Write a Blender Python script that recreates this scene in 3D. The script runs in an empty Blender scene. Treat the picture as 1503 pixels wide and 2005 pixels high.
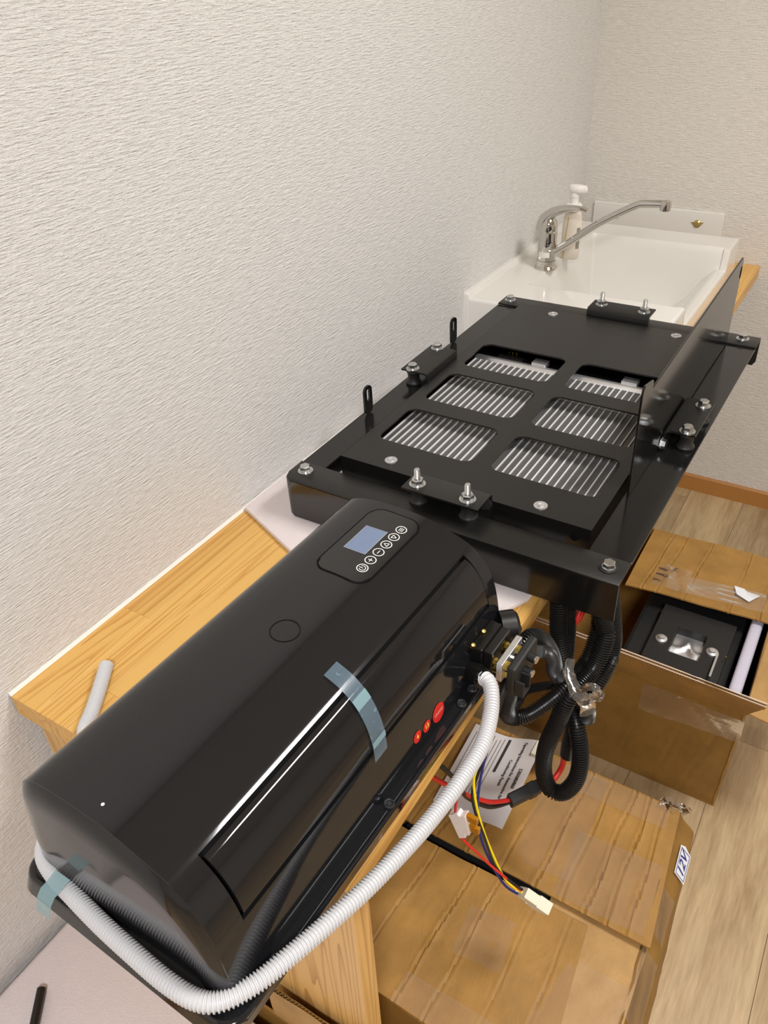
import bpy, bmesh, math, random
from mathutils import Vector, Matrix
random.seed(7)
C = bpy.context.scene.collection
SC = bpy.context.scene
PI = math.pi

# ---------------------------------------------------------------- camera
cam_d = bpy.data.cameras.new('camera'); cam = bpy.data.objects.new('camera', cam_d); C.objects.link(cam)
R = ((0.85202296, 0.52173196, -0.04304227), (0.27241824, -0.51208008, -0.81459333), (-0.44704046, 0.68232672, -0.57843329))
m = Matrix.Identity(4)
for i in range(3):
    m[i][0] = R[0][i]; m[i][1] = -R[1][i]; m[i][2] = -R[2][i]
m[0][3], m[1][3], m[2][3] = 0.77311674, -0.31438328, 0.73411133
cam.matrix_world = m
cam_d.sensor_fit = 'VERTICAL'; cam_d.sensor_height = 36.0
cam_d.lens = 1560.926 / 2005 * 36.0
cam_d.clip_start = 0.02
SC.camera = cam

# ---------------------------------------------------------------- world, lamps, exposure
w = bpy.data.worlds.new('world'); SC.world = w; w.use_nodes = True
w.node_tree.nodes['Background'].inputs[0].default_value = (0.9, 0.95, 1.0, 1)
w.node_tree.nodes['Background'].inputs[1].default_value = 0.0
SC.view_settings.view_transform = 'Standard'; SC.view_settings.look = 'None'
SC.view_settings.gamma = 1.0; SC.view_settings.use_curve_mapping = False
SC.view_settings.exposure = 0.0
ZC = 1.66          # ceiling height
LAMPS = [  # name, x, y, size x, size y, watts, colour
    ('ceiling_lamp_light', 1.30, 0.78, 0.30, 0.60, 30.0, (1.0, 0.975, 0.955)),
    ('ceiling_lamp_light', 1.35, -1.25, 0.40, 0.40, 50.0, (0.98, 0.975, 1.02)),
]
for n, x, y, sx, sy, p, col in LAMPS:
    l = bpy.data.lights.new(n, 'AREA'); l.shape = 'RECTANGLE'; l.size = sx; l.size_y = sy; l.energy = p; l.color = col
    o = bpy.data.objects.new(n, l); C.objects.link(o); o.location = (x, y, ZC - 0.045)

# ---------------------------------------------------------------- materials
def srgb(r, g, b):
    f = lambda c: (c / 255 / 12.92) if c / 255 <= 0.04045 else ((c / 255 + 0.055) / 1.055) ** 2.4
    return (f(r), f(g), f(b), 1)

class NT:
    def __init__(s, name):
        s.m = bpy.data.materials.new(name); s.m.use_nodes = True
        s.t = s.m.node_tree; s.b = s.t.nodes['Principled BSDF']; s.o = s.t.nodes['Material Output']
    def n(s, typ, **kw):
        nd = s.t.nodes.new(typ)
        for k, v in kw.items():
            if k.startswith('i_'):
                key = k[2:]
                key = int(key) if key.isdigit() else key.replace('_', ' ')
                nd.inputs[key].default_value = v
            else: setattr(nd, k, v)
        return nd
    def l(s, a, b): s.t.links.new(a, b)
    def coords(s, scale=(1, 1, 1), rot=(0, 0, 0), loc=(0, 0, 0), gen='Object'):
        tc = s.n('ShaderNodeTexCoord'); mp = s.n('ShaderNodeMapping')
        mp.inputs['Scale'].default_value = scale; mp.inputs['Rotation'].default_value = rot; mp.inputs['Location'].default_value = loc
        s.l(tc.outputs[gen], mp.inputs['Vector']); return mp.outputs['Vector']
    def noise(s, vec, scale=1.0, detail=3.0, rough=0.55, dist=0.0):
        nd = s.n('ShaderNodeTexNoise'); nd.inputs['Scale'].default_value = scale; nd.inputs['Detail'].default_value = detail
        nd.inputs['Roughness'].default_value = rough; nd.inputs['Distortion'].default_value = dist
        s.l(vec, nd.inputs['Vector']); return nd.outputs['Fac']
    def ramp(s, fac, stops):
        r = s.n('ShaderNodeValToRGB'); e = r.color_ramp.elements
        while len(e) < len(stops): e.new(0.5)
        for el, (p, c) in zip(e, stops): el.position = p; el.color = c
        s.l(fac, r.inputs['Fac']); return r.outputs['Color']
    def mix(s, fac, a, b, mode='MIX'):
        nd = s.n('ShaderNodeMix', data_type='RGBA', blend_type=mode)
        for sock, v in ((nd.inputs[0], fac), (nd.inputs[6], a), (nd.inputs[7], b)):
            if hasattr(v, 'is_linked') or hasattr(v, 'links'): s.l(v, sock)
            else: sock.default_value = v
        return nd.outputs[2]
    def math(s, op, a, b=0.5):
        nd = s.n('ShaderNodeMath', operation=op)
        for sock, v in ((nd.inputs[0], a), (nd.inputs[1], b)):
            if hasattr(v, 'links'): s.l(v, sock)
            else: sock.default_value = v
        return nd.outputs[0]
    def bump(s, h, dist=0.001, strength=1.0):
        nd = s.n('ShaderNodeBump'); nd.inputs['Distance'].default_value = dist; nd.inputs['Strength'].default_value = strength
        s.l(h, nd.inputs['Height']); s.l(nd.outputs['Normal'], s.b.inputs['Normal'])

def plain(name, col, rough=0.5, metal=0.0, spec=0.5, alpha=None, noise=0.0, trans=0.0, bump=0.0, coat=0.0, bscale=900):
    k = NT(name); b = k.b
    b.inputs['Base Color'].default_value = col; b.inputs['Roughness'].default_value = rough
    b.inputs['Metallic'].default_value = metal; b.inputs['Specular IOR Level'].default_value = spec
    if coat: b.inputs['Coat Weight'].default_value = coat; b.inputs['Coat Roughness'].default_value = 0.05
    if trans: b.inputs['Transmission Weight'].default_value = trans
    if alpha is not None: b.inputs['Alpha'].default_value = alpha
    v = k.coords()
    if noise:
        f = k.noise(v, 60, 4)
        k.l(k.mix(f, tuple(c * (1 - noise) for c in col[:3]) + (1,), tuple(min(1, c * (1 + noise)) for c in col[:3]) + (1,)), b.inputs['Base Color'])
    if bump: k.bump(k.noise(v, bscale, 2), bump)
    return k.m

def wallpaper(name, axis, col):
    k = NT(name); b = k.b
    sw = lambda t: t if axis == 'x' else (t[1], t[0], t[2])
    f1 = k.noise(k.coords(sw((42, 42, 400))), 1.0, 3, 0.62, 0.12)
    f2 = k.noise(k.coords(sw((110, 110, 520))), 1.0, 3, 0.65, 0.3)
    f3 = k.noise(k.coords((900, 900, 900)), 1.0, 2)
    f4 = k.noise(k.coords(sw((240, 240, 90))), 1.0, 2, 0.5, 0.2)
    h = k.math('ADD', k.math('ADD', f1, k.math('MULTIPLY', f2, 0.6)), k.math('ADD', k.math('MULTIPLY', f3, 0.10), k.math('MULTIPLY', f4, 0.42)))
    k.bump(h, 0.0028, 0.9)
    b.inputs['Roughness'].default_value = 0.75; b.inputs['Specular IOR Level'].default_value = 0.25
    c2 = tuple(c * 0.90 for c in col[:3]) + (1,)
    k.l(k.ramp(f1, [(0.35, c2), (0.6, col)]), b.inputs['Base Color'])
    return k.m

def wood(name, light, dark, along='y', ring=26, rough=0.38, per_obj=0.18):
    k = NT(name); b = k.b
    st = {'y': (1, 0.022, 0.5), 'z': (1, 1, 0.03), 'x': (0.05, 1, 1)}[along]
    tc = k.n('ShaderNodeTexCoord'); oi = k.n('ShaderNodeObjectInfo')
    off = k.n('ShaderNodeCombineXYZ'); 
    for i in range(3): k.l(k.math('MULTIPLY', oi.outputs['Random'], 7.0 + 3 * i), off.inputs[i])
    ad = k.n('ShaderNodeVectorMath', operation='ADD'); k.l(tc.outputs['Object'], ad.inputs[0]); k.l(off.outputs[0], ad.inputs[1])
    mp = k.n('ShaderNodeMapping'); mp.inputs['Scale'].default_value = st; k.l(ad.outputs[0], mp.inputs['Vector'])
    v = mp.outputs['Vector']
    base = k.noise(v, ring, 1.5, 0.4, 0.2)
    rings = k.math('FRACT', k.math('MULTIPLY', base, 13.0))
    fine = k.noise(v, 700, 2)
    g = k.math('ADD', k.math('MULTIPLY', rings, 0.72), k.math('MULTIPLY', fine, 0.30))
    c = k.ramp(g, [(0.0, light), (0.55, light), (0.95, dark)])
    hs = k.n('ShaderNodeHueSaturation'); k.l(c, hs.inputs['Color'])
    k.l(k.math('ADD', k.math('MULTIPLY', oi.outputs['Random'], per_obj), 1 - per_obj / 2), hs.inputs['Value'])
    k.l(hs.outputs['Color'], b.inputs['Base Color'])
    b.inputs['Roughness'].default_value = rough
    k.bump(g, 0.0002)
    return k.m

def laminate(name, light, dark):
    k = NT(name); b = k.b
    tc = k.n('ShaderNodeTexCoord'); oi = k.n('ShaderNodeObjectInfo')
    off = k.n('ShaderNodeCombineXYZ')
    for i in range(3): k.l(k.math('MULTIPLY', oi.outputs['Random'], 5.0 + 3 * i), off.inputs[i])
    ad = k.n('ShaderNodeVectorMath', operation='ADD'); k.l(tc.outputs['Object'], ad.inputs[0]); k.l(off.outputs[0], ad.inputs[1])
    mp = k.n('ShaderNodeMapping'); mp.inputs['Scale'].default_value = (1, 0.09, 1); k.l(ad.outputs[0], mp.inputs['Vector'])
    f1 = k.noise(mp.outputs['Vector'], 28, 5, 0.62, 0.6); f2 = k.noise(mp.outputs['Vector'], 160, 3, 0.6)
    g = k.math('ADD', k.math('MULTIPLY', f1, 0.7), k.math('MULTIPLY', f2, 0.35))
    c = k.ramp(g, [(0.36, dark), (0.62, light)])
    mp2 = k.n('ShaderNodeMapping'); mp2.inputs['Scale'].default_value = (1, 0.5, 1); k.l(ad.outputs[0], mp2.inputs['Vector'])
    kn = k.noise(mp2.outputs['Vector'], 9, 1)
    c = k.mix(k.ramp(kn, [(0.70, (0, 0, 0, 1)), (0.78, (0.45, 0.45, 0.45, 1))]), c, tuple(x * 0.6 for x in dark[:3]) + (1,))
    hs = k.n('ShaderNodeHueSaturation'); k.l(c, hs.inputs['Color'])
    k.l(k.math('ADD', k.math('MULTIPLY', oi.outputs['Random'], 0.22), 0.89), hs.inputs['Value'])
    k.l(hs.outputs['Color'], b.inputs['Base Color']); b.inputs['Roughness'].default_value = 0.42
    k.bump(f2, 0.0002)
    return k.m

def cardboard(name, col, rough=0.55, flute='x', tint=1.0):
    k = NT(name); b = k.b
    v = k.coords()
    f1 = k.noise(v, 14, 4, 0.6); f2 = k.noise(v, 260, 3, 0.6)
    st = (330, 7, 7) if flute == 'x' else (7, 330, 7)
    v3 = k.coords(st); f3 = k.noise(v3, 1.0, 2)
    f4 = k.noise(k.coords((26, 14, 26)), 1.0, 3, 0.6, 1.0)
    g = k.math('ADD', k.math('ADD', k.math('MULTIPLY', f1, 0.75), k.math('MULTIPLY', f2, 0.12)), k.math('ADD', k.math('MULTIPLY', f3, 0.05), k.math('MULTIPLY', f4, 0.14)))
    dk = tuple(c * 0.74 for c in col[:3]) + (1,); lt = tuple(min(1, c * 1.14) for c in col[:3]) + (1,)
    k.l(k.ramp(g, [(0.35, dk), (0.78, lt)]), b.inputs['Base Color'])
    b.inputs['Roughness'].default_value = rough; b.inputs['Specular IOR Level'].default_value = 0.35
    k.bump(k.math('ADD', k.math('MULTIPLY', f3, 0.15), k.math('MULTIPLY', f4, 1.0)), 0.0012)
    return k.m

M = {}
M['wall_left'] = wallpaper('wallpaper_left', 'x', srgb(229, 227, 223))
M['wall_back'] = wallpaper('wallpaper_back', 'y', srgb(229, 224, 215))
M['ceil'] = plain('ceiling_white', srgb(228, 224, 216), 0.9)
M['base'] = plain('skirting_brown', srgb(176, 122, 62), 0.45, noise=0.06)
M['floor'] = laminate('floor_laminate', srgb(186, 162, 124), srgb(150, 124, 88))
M['gap'] = plain('floor_gap', srgb(120, 96, 66), 0.7)
M['pine'] = wood('pine_worktop', srgb(220, 174, 96), srgb(192, 134, 58), 'y', 30)
M['pine_leg'] = wood('pine_leg', srgb(216, 172, 104), srgb(176, 124, 62), 'z')
M['caulk'] = plain('white_caulk', srgb(235, 230, 220), 0.6)
M['ceramic'] = plain('white_ceramic', srgb(228, 225, 218), 0.12, spec=0.5, coat=0.3)
M['chrome'] = plain('chrome', (0.62, 0.60, 0.57, 1), 0.09, metal=1.0)
M['zinc'] = plain('zinc_steel', (0.66, 0.68, 0.68, 1), 0.24, metal=1.0, noise=0.08)
M['alu'] = plain('aluminium', (0.72, 0.72, 0.73, 1), 0.38, metal=0.9, noise=0.08)
M['brass'] = plain('brass', (0.80, 0.58, 0.12, 1), 0.22, metal=1.0)
M['gloss'] = plain('gloss_black_plastic', (0.0095, 0.0098, 0.0112, 1), 0.085, spec=0.5)
M['gloss_door'] = plain('gloss_black_flap', (0.009, 0.009, 0.010, 1), 0.06, spec=0.5)
M['panel'] = plain('satin_black_panel', (0.016, 0.016, 0.016, 1), 0.16, spec=0.5)
M['powder'] = plain('powder_coat_black', (0.008, 0.0079, 0.0075, 1), 0.32, spec=0.5, bump=0.00012, bscale=1600)
M['powder_gloss'] = plain('powder_coat_gloss', (0.008, 0.0078, 0.0075, 1), 0.13, spec=0.5, bump=0.00003, bscale=800)
M['screw_black'] = plain('screw_black', (0.03, 0.03, 0.032, 1), 0.2, spec=0.6)
M['plate_gloss'] = plain('side_plate_black', (0.008, 0.0078, 0.0078, 1), 0.11, spec=0.5)
M['black'] = plain('matt_black', (0.010, 0.010, 0.010, 1), 0.55)
M['void'] = plain('recess_shade', (0.004, 0.004, 0.004, 1), 0.8, spec=0.1)  # near-black colour standing for the shade inside grooves and holes
M['rubber'] = plain('rubber_black', (0.016, 0.016, 0.015, 1), 0.5, bump=0.0003, bscale=300)
M['conduit'] = plain('conduit_black', (0.012, 0.012, 0.012, 1), 0.3)
M['hose'] = plain('white_hose', srgb(208, 208, 208), 0.35)
M['tube_white'] = plain('fin_tube', srgb(236, 234, 230), 0.45, metal=0.1)
M['foam'] = plain('white_foam', srgb(222, 212, 210), 0.85, noise=0.04, bump=0.0006, bscale=420)
M['foam_in'] = plain('foam_strip', srgb(200, 196, 210), 0.85, bump=0.0005, bscale=420)
M['screen'] = plain('lcd_screen', srgb(112, 128, 156), 0.12)
M['ink'] = plain('white_print', srgb(232, 232, 228), 0.5)
M['red'] = plain('sticker_red', srgb(206, 34, 30), 0.4)
M['yellow_ink'] = plain('sticker_yellow', srgb(246, 214, 70), 0.5)
M['pink_ink'] = plain('sticker_pink', srgb(240, 150, 140), 0.5)
M['wire_r'] = plain('wire_red', srgb(206, 40, 34), 0.35)
M['wire_y'] = plain('wire_yellow', srgb(248, 222, 20), 0.35)
M['wire_b'] = plain('wire_blue', srgb(30, 44, 120), 0.35)
M['wire_k'] = plain('wire_black', (0.012, 0.012, 0.012, 1), 0.35)
M['nylon'] = plain('white_nylon', srgb(228, 222, 200), 0.4)
M['nylon_w'] = plain('white_fuse_holder', srgb(232, 224, 220), 0.45)
M['amber'] = plain('amber_fuse', srgb(170, 110, 20), 0.2)
M['paper'] = plain('paper', srgb(206, 200, 198), 0.7)
M['print'] = plain('black_print', srgb(52, 46, 46), 0.7)
M['label'] = plain('white_label', srgb(230, 232, 236), 0.6)
M['pen'] = plain('blue_pen', srgb(40, 52, 130), 0.6)
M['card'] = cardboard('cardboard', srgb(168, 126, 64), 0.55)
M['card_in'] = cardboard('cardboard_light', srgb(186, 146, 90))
M['card_dark'] = cardboard('cardboard_shaded', srgb(148, 110, 52), 0.55)  # darker copy of the cardboard, shade on the box walls put into its colour
M['bottle'] = plain('bottle_plastic', srgb(226, 216, 200), 0.3)
M['pump'] = plain('pump_plastic', srgb(236, 232, 226), 0.35)
M['stalk'] = plain('amber_tube', srgb(196, 160, 96), 0.4)
M['greytext'] = plain('grey_print', srgb(140, 134, 128), 0.6)
M['gold'] = plain('gold_cap', (0.52, 0.40, 0.17, 1), 0.35, metal=0.8)
def fins():
    k = NT('fin_pack'); b = k.b
    v = k.coords((1, 1, 1)); wv = k.n('ShaderNodeTexWave', wave_type='BANDS', bands_direction='Y'); wv.inputs['Scale'].default_value = 120; wv.inputs['Distortion'].default_value = 0.4
    k.l(v, wv.inputs['Vector'])
    k.l(k.ramp(wv.outputs['Fac'], [(0.2, (0.055, 0.055, 0.055, 1)), (0.8, (0.20, 0.20, 0.20, 1))]), b.inputs['Base Color'])
    b.inputs['Metallic'].default_value = 0.4; b.inputs['Roughness'].default_value = 0.5
    k.bump(wv.outputs['Fac'], 0.0004); return k.m
M['fins'] = fins()
def film(name, col, alpha, rough, wr=0.0):
    k = NT(name); b = k.b
    b.inputs['Base Color'].default_value = col; b.inputs['Roughness'].default_value = rough
    b.inputs['Alpha'].default_value = alpha
    v = k.coords()
    if wr: k.bump(k.noise(v, 70, 3, 0.6, 1.0), wr)
    return k.m
def clearfilm(name, tint, haze, rough, wr, base=0.03, ior=1.45):
    """thin clear plastic: mostly see-through, mirror-like at a slant, a little milky"""
    k = NT(name); tr = k.n('ShaderNodeBsdfTransparent'); gl = k.n('ShaderNodeBsdfGlossy'); df = k.n('ShaderNodeBsdfDiffuse'); fr = k.n('ShaderNodeFresnel'); fr.inputs['IOR'].default_value = ior
    tr.inputs[0].default_value = tint; gl.inputs['Roughness'].default_value = rough; df.inputs[0].default_value = (0.75, 0.72, 0.68, 1)
    bp_ = k.n('ShaderNodeBump'); bp_.inputs['Distance'].default_value = wr; k.l(k.noise(k.coords(), 22, 2, 0.5, 1.0), bp_.inputs['Height'])
    k.l(bp_.outputs[0], gl.inputs['Normal']); k.l(bp_.outputs[0], fr.inputs['Normal'])
    m1 = k.n('ShaderNodeMixShader'); m1.inputs[0].default_value = haze; k.l(tr.outputs[0], m1.inputs[1]); k.l(df.outputs[0], m1.inputs[2])
    m2 = k.n('ShaderNodeMixShader'); k.l(k.math('ADD', fr.outputs[0], base), m2.inputs[0]); k.l(m1.outputs[0], m2.inputs[1]); k.l(gl.outputs[0], m2.inputs[2])
    k.l(m2.outputs[0], k.o.inputs['Surface']); k.t.nodes.remove(k.b); return k.m
M['tape_clear'] = clearfilm('clear_packing_tape', (0.98, 0.97, 0.95, 1), 0.06, 0.16, 0.0009, 0.01, 1.22)
M['wrap'] = clearfilm('clear_wrap', (0.97, 0.96, 0.95, 1), 0.05, 0.06, 0.0, 0.05)
def bluetape():
    k = NT('blue_tape'); b = k.b
    v = k.coords(); n = k.noise(v, 160, 2)
    b.inputs['Base Color'].default_value = srgb(132, 156, 172); b.inputs['Roughness'].default_value = 0.25
    k.l(k.ramp(n, [(0.62, (0.24, 0.24, 0.24, 1)), (0.68, (0.5, 0.5, 0.5, 1))]), b.inputs['Alpha'])
    return k.m
M['bluetape'] = bluetape()
M['bluetape_band'] = film('blue_tape_band', srgb(150, 184, 190), 0.5, 0.3)
M['lamp'] = NT('lamp_diffuser').m
_b = M['lamp'].node_tree.nodes['Principled BSDF']; _b.inputs['Emission Color'].default_value = (1, .95, .88, 1); _b.inputs['Emission Strength'].default_value = 2.0

# ---------------------------------------------------------------- mesh helpers
class MB:
    def __init__(s): s.v = []; s.f = []
    def add(s, vs, fs):
        o = len(s.v); s.v += [tuple(p) for p in vs]; s.f += [tuple(i + o for i in f) for f in fs]; return s
    def box(s, a, b, mat=None):
        (x0, y0, z0), (x1, y1, z1) = a, b
        vs = [(x0, y0, z0), (x1, y0, z0), (x1, y1, z0), (x0, y1, z0), (x0, y0, z1), (x1, y0, z1), (x1, y1, z1), (x0, y1, z1)]
        if mat is not None: vs = [tuple(mat @ Vector(p)) for p in vs]
        return s.add(vs, [(0, 3, 2, 1), (4, 5, 6, 7), (0, 1, 5, 4), (1, 2, 6, 5), (2, 3, 7, 6), (3, 0, 4, 7)])
    def prism(s, pts, ax, lo, hi):
        """polygon pts (2D, ccw) extruded along ax (0,1,2) from lo to hi"""
        def P(p, h):
            return {0: (h, p[0], p[1]), 1: (p[0], h, p[1]), 2: (p[0], p[1], h)}[ax]
        n = len(pts); vs = [P(p, lo) for p in pts] + [P(p, hi) for p in pts]
        fs = [tuple(range(n - 1, -1, -1)), tuple(range(n, 2 * n))] + [(i, (i + 1) % n, n + (i + 1) % n, n + i) for i in range(n)]
        return s.add(vs, fs)
    def ring(s, rings, closed_ends=True):
        n = len(rings[0]); vs = [p for r in rings for p in r]; fs = []
        for i in range(len(rings) - 1):
            for j in range(n):
                a = i * n + j; b2 = i * n + (j + 1) % n
                fs.append((a, b2, b2 + n, a + n))
        if closed_ends:
            fs.append(tuple(range(n - 1, -1, -1))); fs.append(tuple((len(rings) - 1) * n + j for j in range(n)))
        return s.add(vs, fs)
    def lathe(s, prof, center=(0, 0, 0), axis=(0, 0, 1), n=20):
        """prof: list of (r, h)"""
        ax = Vector(axis).normalized(); t = Vector((1, 0, 0)) if abs(ax.x) < 0.9 else Vector((0, 1, 0))
        u = (t - ax * t.dot(ax)).normalized(); v = ax.cross(u); c = Vector(center)
        return s.ring([[tuple(c + ax * h + (u * math.cos(2 * PI * j / n) + v * math.sin(2 * PI * j / n)) * max(r, 1e-5)) for j in range(n)] for r, h in prof])
    def tube(s, path, r, n=8, rf=None):
        P = [Vector(p) for p in path]; rings = []; up = None
        for i, p in enumerate(P):
            d = (P[min(i + 1, len(P) - 1)] - P[max(i - 1, 0)]).normalized()
            if up is None:
                up = Vector((0, 0, 1)) if abs(d.z) < 0.9 else Vector((1, 0, 0))
            up = (up - d * up.dot(d)).normalized(); sd = d.cross(up)
            rr = rf(i) if rf else r
            rings.append([tuple(p + (up * math.cos(2 * PI * j / n) + sd * math.sin(2 * PI * j / n)) * rr) for j in range(n)])
        return s.ring(rings)
    def film(s, grid):
        ni, nj = len(grid), len(grid[0])
        return s.add([p for r in grid for p in r], [(i * nj + j, (i + 1) * nj + j, (i + 1) * nj + j + 1, i * nj + j + 1) for i in range(ni - 1) for j in range(nj - 1)])
    def sheet(s, grid, th):
        """grid[i][j] points -> solid sheet of thickness th below the surface"""
        ni, nj = len(grid), len(grid[0]); G = [[Vector(p) for p in r] for r in grid]
        top = []; bot = []
        for i in range(ni):
            for j in range(nj):
                du = G[min(i + 1, ni - 1)][j] - G[max(i - 1, 0)][j]; dv = G[i][min(j + 1, nj - 1)] - G[i][max(j - 1, 0)]
                nrm = du.cross(dv).normalized(); top.append(tuple(G[i][j])); bot.append(tuple(G[i][j] - nrm * th))
        N = ni * nj; fs = []
        for i in range(ni - 1):
            for j in range(nj - 1):
                a = i * nj + j; q = (a, a + nj, a + nj + 1, a + 1); fs.append(q); fs.append(tuple(N + k for k in reversed(q)))
        bd = [i * nj for i in range(ni)] + [(ni - 1) * nj + j for j in range(1, nj)] + [i * nj + nj - 1 for i in range(ni - 2, -1, -1)] + [j for j in range(nj - 2, 0, -1)]
        for k in range(len(bd)):
            a, b2 = bd[k], bd[(k + 1) % len(bd)]; fs.append((b2, a, N + a, N + b2))
        return s.add(top + bot, fs)

def spline(pts, step=None, n=None):
    P = [Vector(p) for p in pts]; out = []
    for i in range(len(P) - 1):
        p0, p1, p2, p3 = P[max(i - 1, 0)], P[i], P[i + 1], P[min(i + 2, len(P) - 1)]
        for k in range(24):
            t = k / 24
            out.append(0.5 * ((2 * p1) + (p2 - p0) * t + (2 * p0 - 5 * p1 + 4 * p2 - p3) * t * t + (3 * p1 - p0 - 3 * p2 + p3) * t ** 3))
    out.append(P[-1])
    L = [0]
    for a, b in zip(out, out[1:]): L.append(L[-1] + (b - a).length)
    if n is None: n = max(2, int(round(L[-1] / step)))
    res = []; k = 0
    for i in range(n + 1):
        t = L[-1] * i / n
        while k < len(L) - 2 and L[k + 1] < t: k += 1
        f = (t - L[k]) / max(1e-9, L[k + 1] - L[k]); res.append(out[k].lerp(out[k + 1], min(1, max(0, f))))
    return res

def corrugated(path, r, pitch, n=14, depth=0.12):
    """ribbed tube: every pitch gets a rounded rib and a groove"""
    pts = spline(path, step=pitch / 4); mb = MB()
    prof = [1.0, 1.0, 1 - depth, 1 - depth]
    return mb.tube(pts, r, n, rf=lambda i: r * prof[i % 4])

def finish(me, smooth=None, bevel=0.0, seg=2):
    bm = bmesh.new(); bm.from_mesh(me)
    bmesh.ops.recalc_face_normals(bm, faces=bm.faces[:])
    if bevel:
        es = [e for e in bm.edges if len(e.link_faces) == 2 and e.calc_face_angle(0) > 0.5]
        bmesh.ops.bevel(bm, geom=es, offset=bevel, offset_type='OFFSET', segments=seg, profile=0.5, affect='EDGES', clamp_overlap=True)
    if smooth is not None:
        for f in bm.faces: f.smooth = True
        for e in bm.edges:
            if len(e.link_faces) == 2 and e.calc_face_angle(0) > smooth: e.smooth = False
    bm.to_mesh(me); bm.free()

def obj(name, mb, mat, parent=None, smooth=None, bevel=0.0, seg=2, local=False, label=None, loc=None, kind=None):
    """links one mesh; coordinates are world ones unless local (then in the parent's frame)"""
    me = bpy.data.meshes.new(name); me.from_pydata(mb.v, [], mb.f); me.update()
    if bevel or smooth is not None: finish(me, smooth, bevel, seg)
    else: finish(me)
    o = bpy.data.objects.new(name, me); C.objects.link(o)
    me.materials.append(M[mat] if isinstance(mat, str) else mat)
    if parent is not None:
        o.parent = parent
        if not local:
            mw = Matrix.Identity(4); p = parent
            while p: mw = p.matrix_basis @ mw; p = p.parent
            me.transform(mw.inverted())
        if loc is not None: o.location = loc
    else:
        # give a top-level mesh its own origin at its base
        xs = [v.co for v in me.vertices]
        c = Vector(((min(v.x for v in xs) + max(v.x for v in xs)) / 2, (min(v.y for v in xs) + max(v.y for v in xs)) / 2, min(v.z for v in xs)))
        me.transform(Matrix.Translation(-c)); o.location = c
    if label: o['label'] = label
    if kind: o['kind'] = kind
    return o

def tag(o, label, cat, group=None):
    o['label'] = label; o['category'] = cat
    if group: o['group'] = group
    return o

def thing(name, label, cat, loc=(0, 0, 0), rotz=0.0, group=None):
    o = bpy.data.objects.new(name, None); C.objects.link(o); o.location = loc; o.rotation_euler = (0, 0, rotz)
    o.empty_display_size = 0.05
    return tag(o, label, cat, group)

def struct(name, mb, mat, **kw):
    o = obj(name, mb, mat, **kw); o['kind'] = 'structure'; return o

def dup(o, parent, loc, rot=None):
    c = o.copy(); C.objects.link(c); c.parent = parent; c.location = loc
    if rot: c.rotation_euler = rot
    return c

def rrect(x0, y0, x1, y1, r, k=5):
    out = []
    for cx, cy, a in ((x1 - r, y0 + r, -PI / 2), (x1 - r, y1 - r, 0), (x0 + r, y1 - r, PI / 2), (x0 + r, y0 + r, PI)):
        for i in range(k + 1):
            t = a + PI / 2 * i / k; out.append((cx + r * math.cos(t), cy + r * math.sin(t)))
    return out

_tc = {}
def text_mb(txt, size, frame, lift=0.0, bold=0.0, align='CENTER', shear=0.0):
    """flat lettering: frame = 4x4 mapping text x,y to the surface"""
    cu = bpy.data.curves.new('lettering', 'FONT'); cu.body = txt; cu.size = size; cu.align_x = align; cu.align_y = 'CENTER'
    cu.offset = bold; cu.shear = shear; cu.resolution_u = 3
    to = bpy.data.objects.new('lettering', cu); me = bpy.data.meshes.new_from_object(to)
    mb = MB(); mb.add([tuple(frame @ Vector((v.co.x, v.co.y, lift))) for v in me.vertices], [tuple(p.vertices) for p in me.polygons])
    bpy.data.objects.remove(to); bpy.data.curves.remove(cu); bpy.data.meshes.remove(me)
    return mb

def frame(o, right, up):
    r = Vector(right).normalized(); u = Vector(up); u = (u - r * u.dot(r)).normalized(); n = r.cross(u)
    m = Matrix.Identity(4)
    for i in range(3): m[i][0] = r[i]; m[i][1] = u[i]; m[i][2] = n[i]; m[i][3] = o[i]
    return m
def sstep(a, b, x):
    t = min(1, max(0, (x - a) / (b - a))); return t * t * (3 - 2 * t)

# ================================================================= THE ROOM
FZ = -0.729; YB = 1.986; YF = -3.4; XR = 3.6
struct('wall_left', MB().box((-0.1, YF, FZ - 0.05), (0, YB + 0.1, ZC)), 'wall_left')
struct('wall_back', MB().box((0, YB, FZ - 0.05), (XR, YB + 0.1, ZC)), 'wall_back')
struct('wall_right', MB().box((XR, YF, FZ - 0.05), (XR + 0.1, YB + 0.1, ZC)), 'wall_back')
struct('wall_front', MB().box((-0.1, YF - 0.1, FZ - 0.05), (XR + 0.1, YF, ZC)), 'wall_back')
struct('ceiling', MB().box((-0.1, YF - 0.1, ZC), (XR + 0.1, YB + 0.1, ZC + 0.05)), 'ceil')
fl = struct('floor', MB().box((-0.1, YF - 0.1, FZ - 0.05), (XR + 0.1, YB + 0.1, FZ - 0.004)), 'gap')
PW = 0.1585
for i in range(-3, 21):
    x0 = 0.4505 + (i) * PW; x1 = x0 + PW - 0.0009
    x0 = max(x0, 0.0); x1 = min(x1, XR)
    if x1 - x0 < 0.01: continue
    y = YF - random.random() * 1.1
    while y < YB:
        y2 = y + 1.21
        a, b = max(y, YF), min(y2 - 0.0009, YB)
        if b - a > 0.02:
            p = obj('plank', MB().box((x0, a, FZ - 0.004), (x1, b, FZ)), 'floor', fl)
        y = y2
struct('baseboard_back', MB().prism([(YB, FZ), (YB, FZ + 0.056), (YB - 0.004, FZ + 0.056), (YB - 0.008, FZ + 0.05), (YB - 0.008, FZ)], 0, 0.0, XR), 'base')
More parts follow.
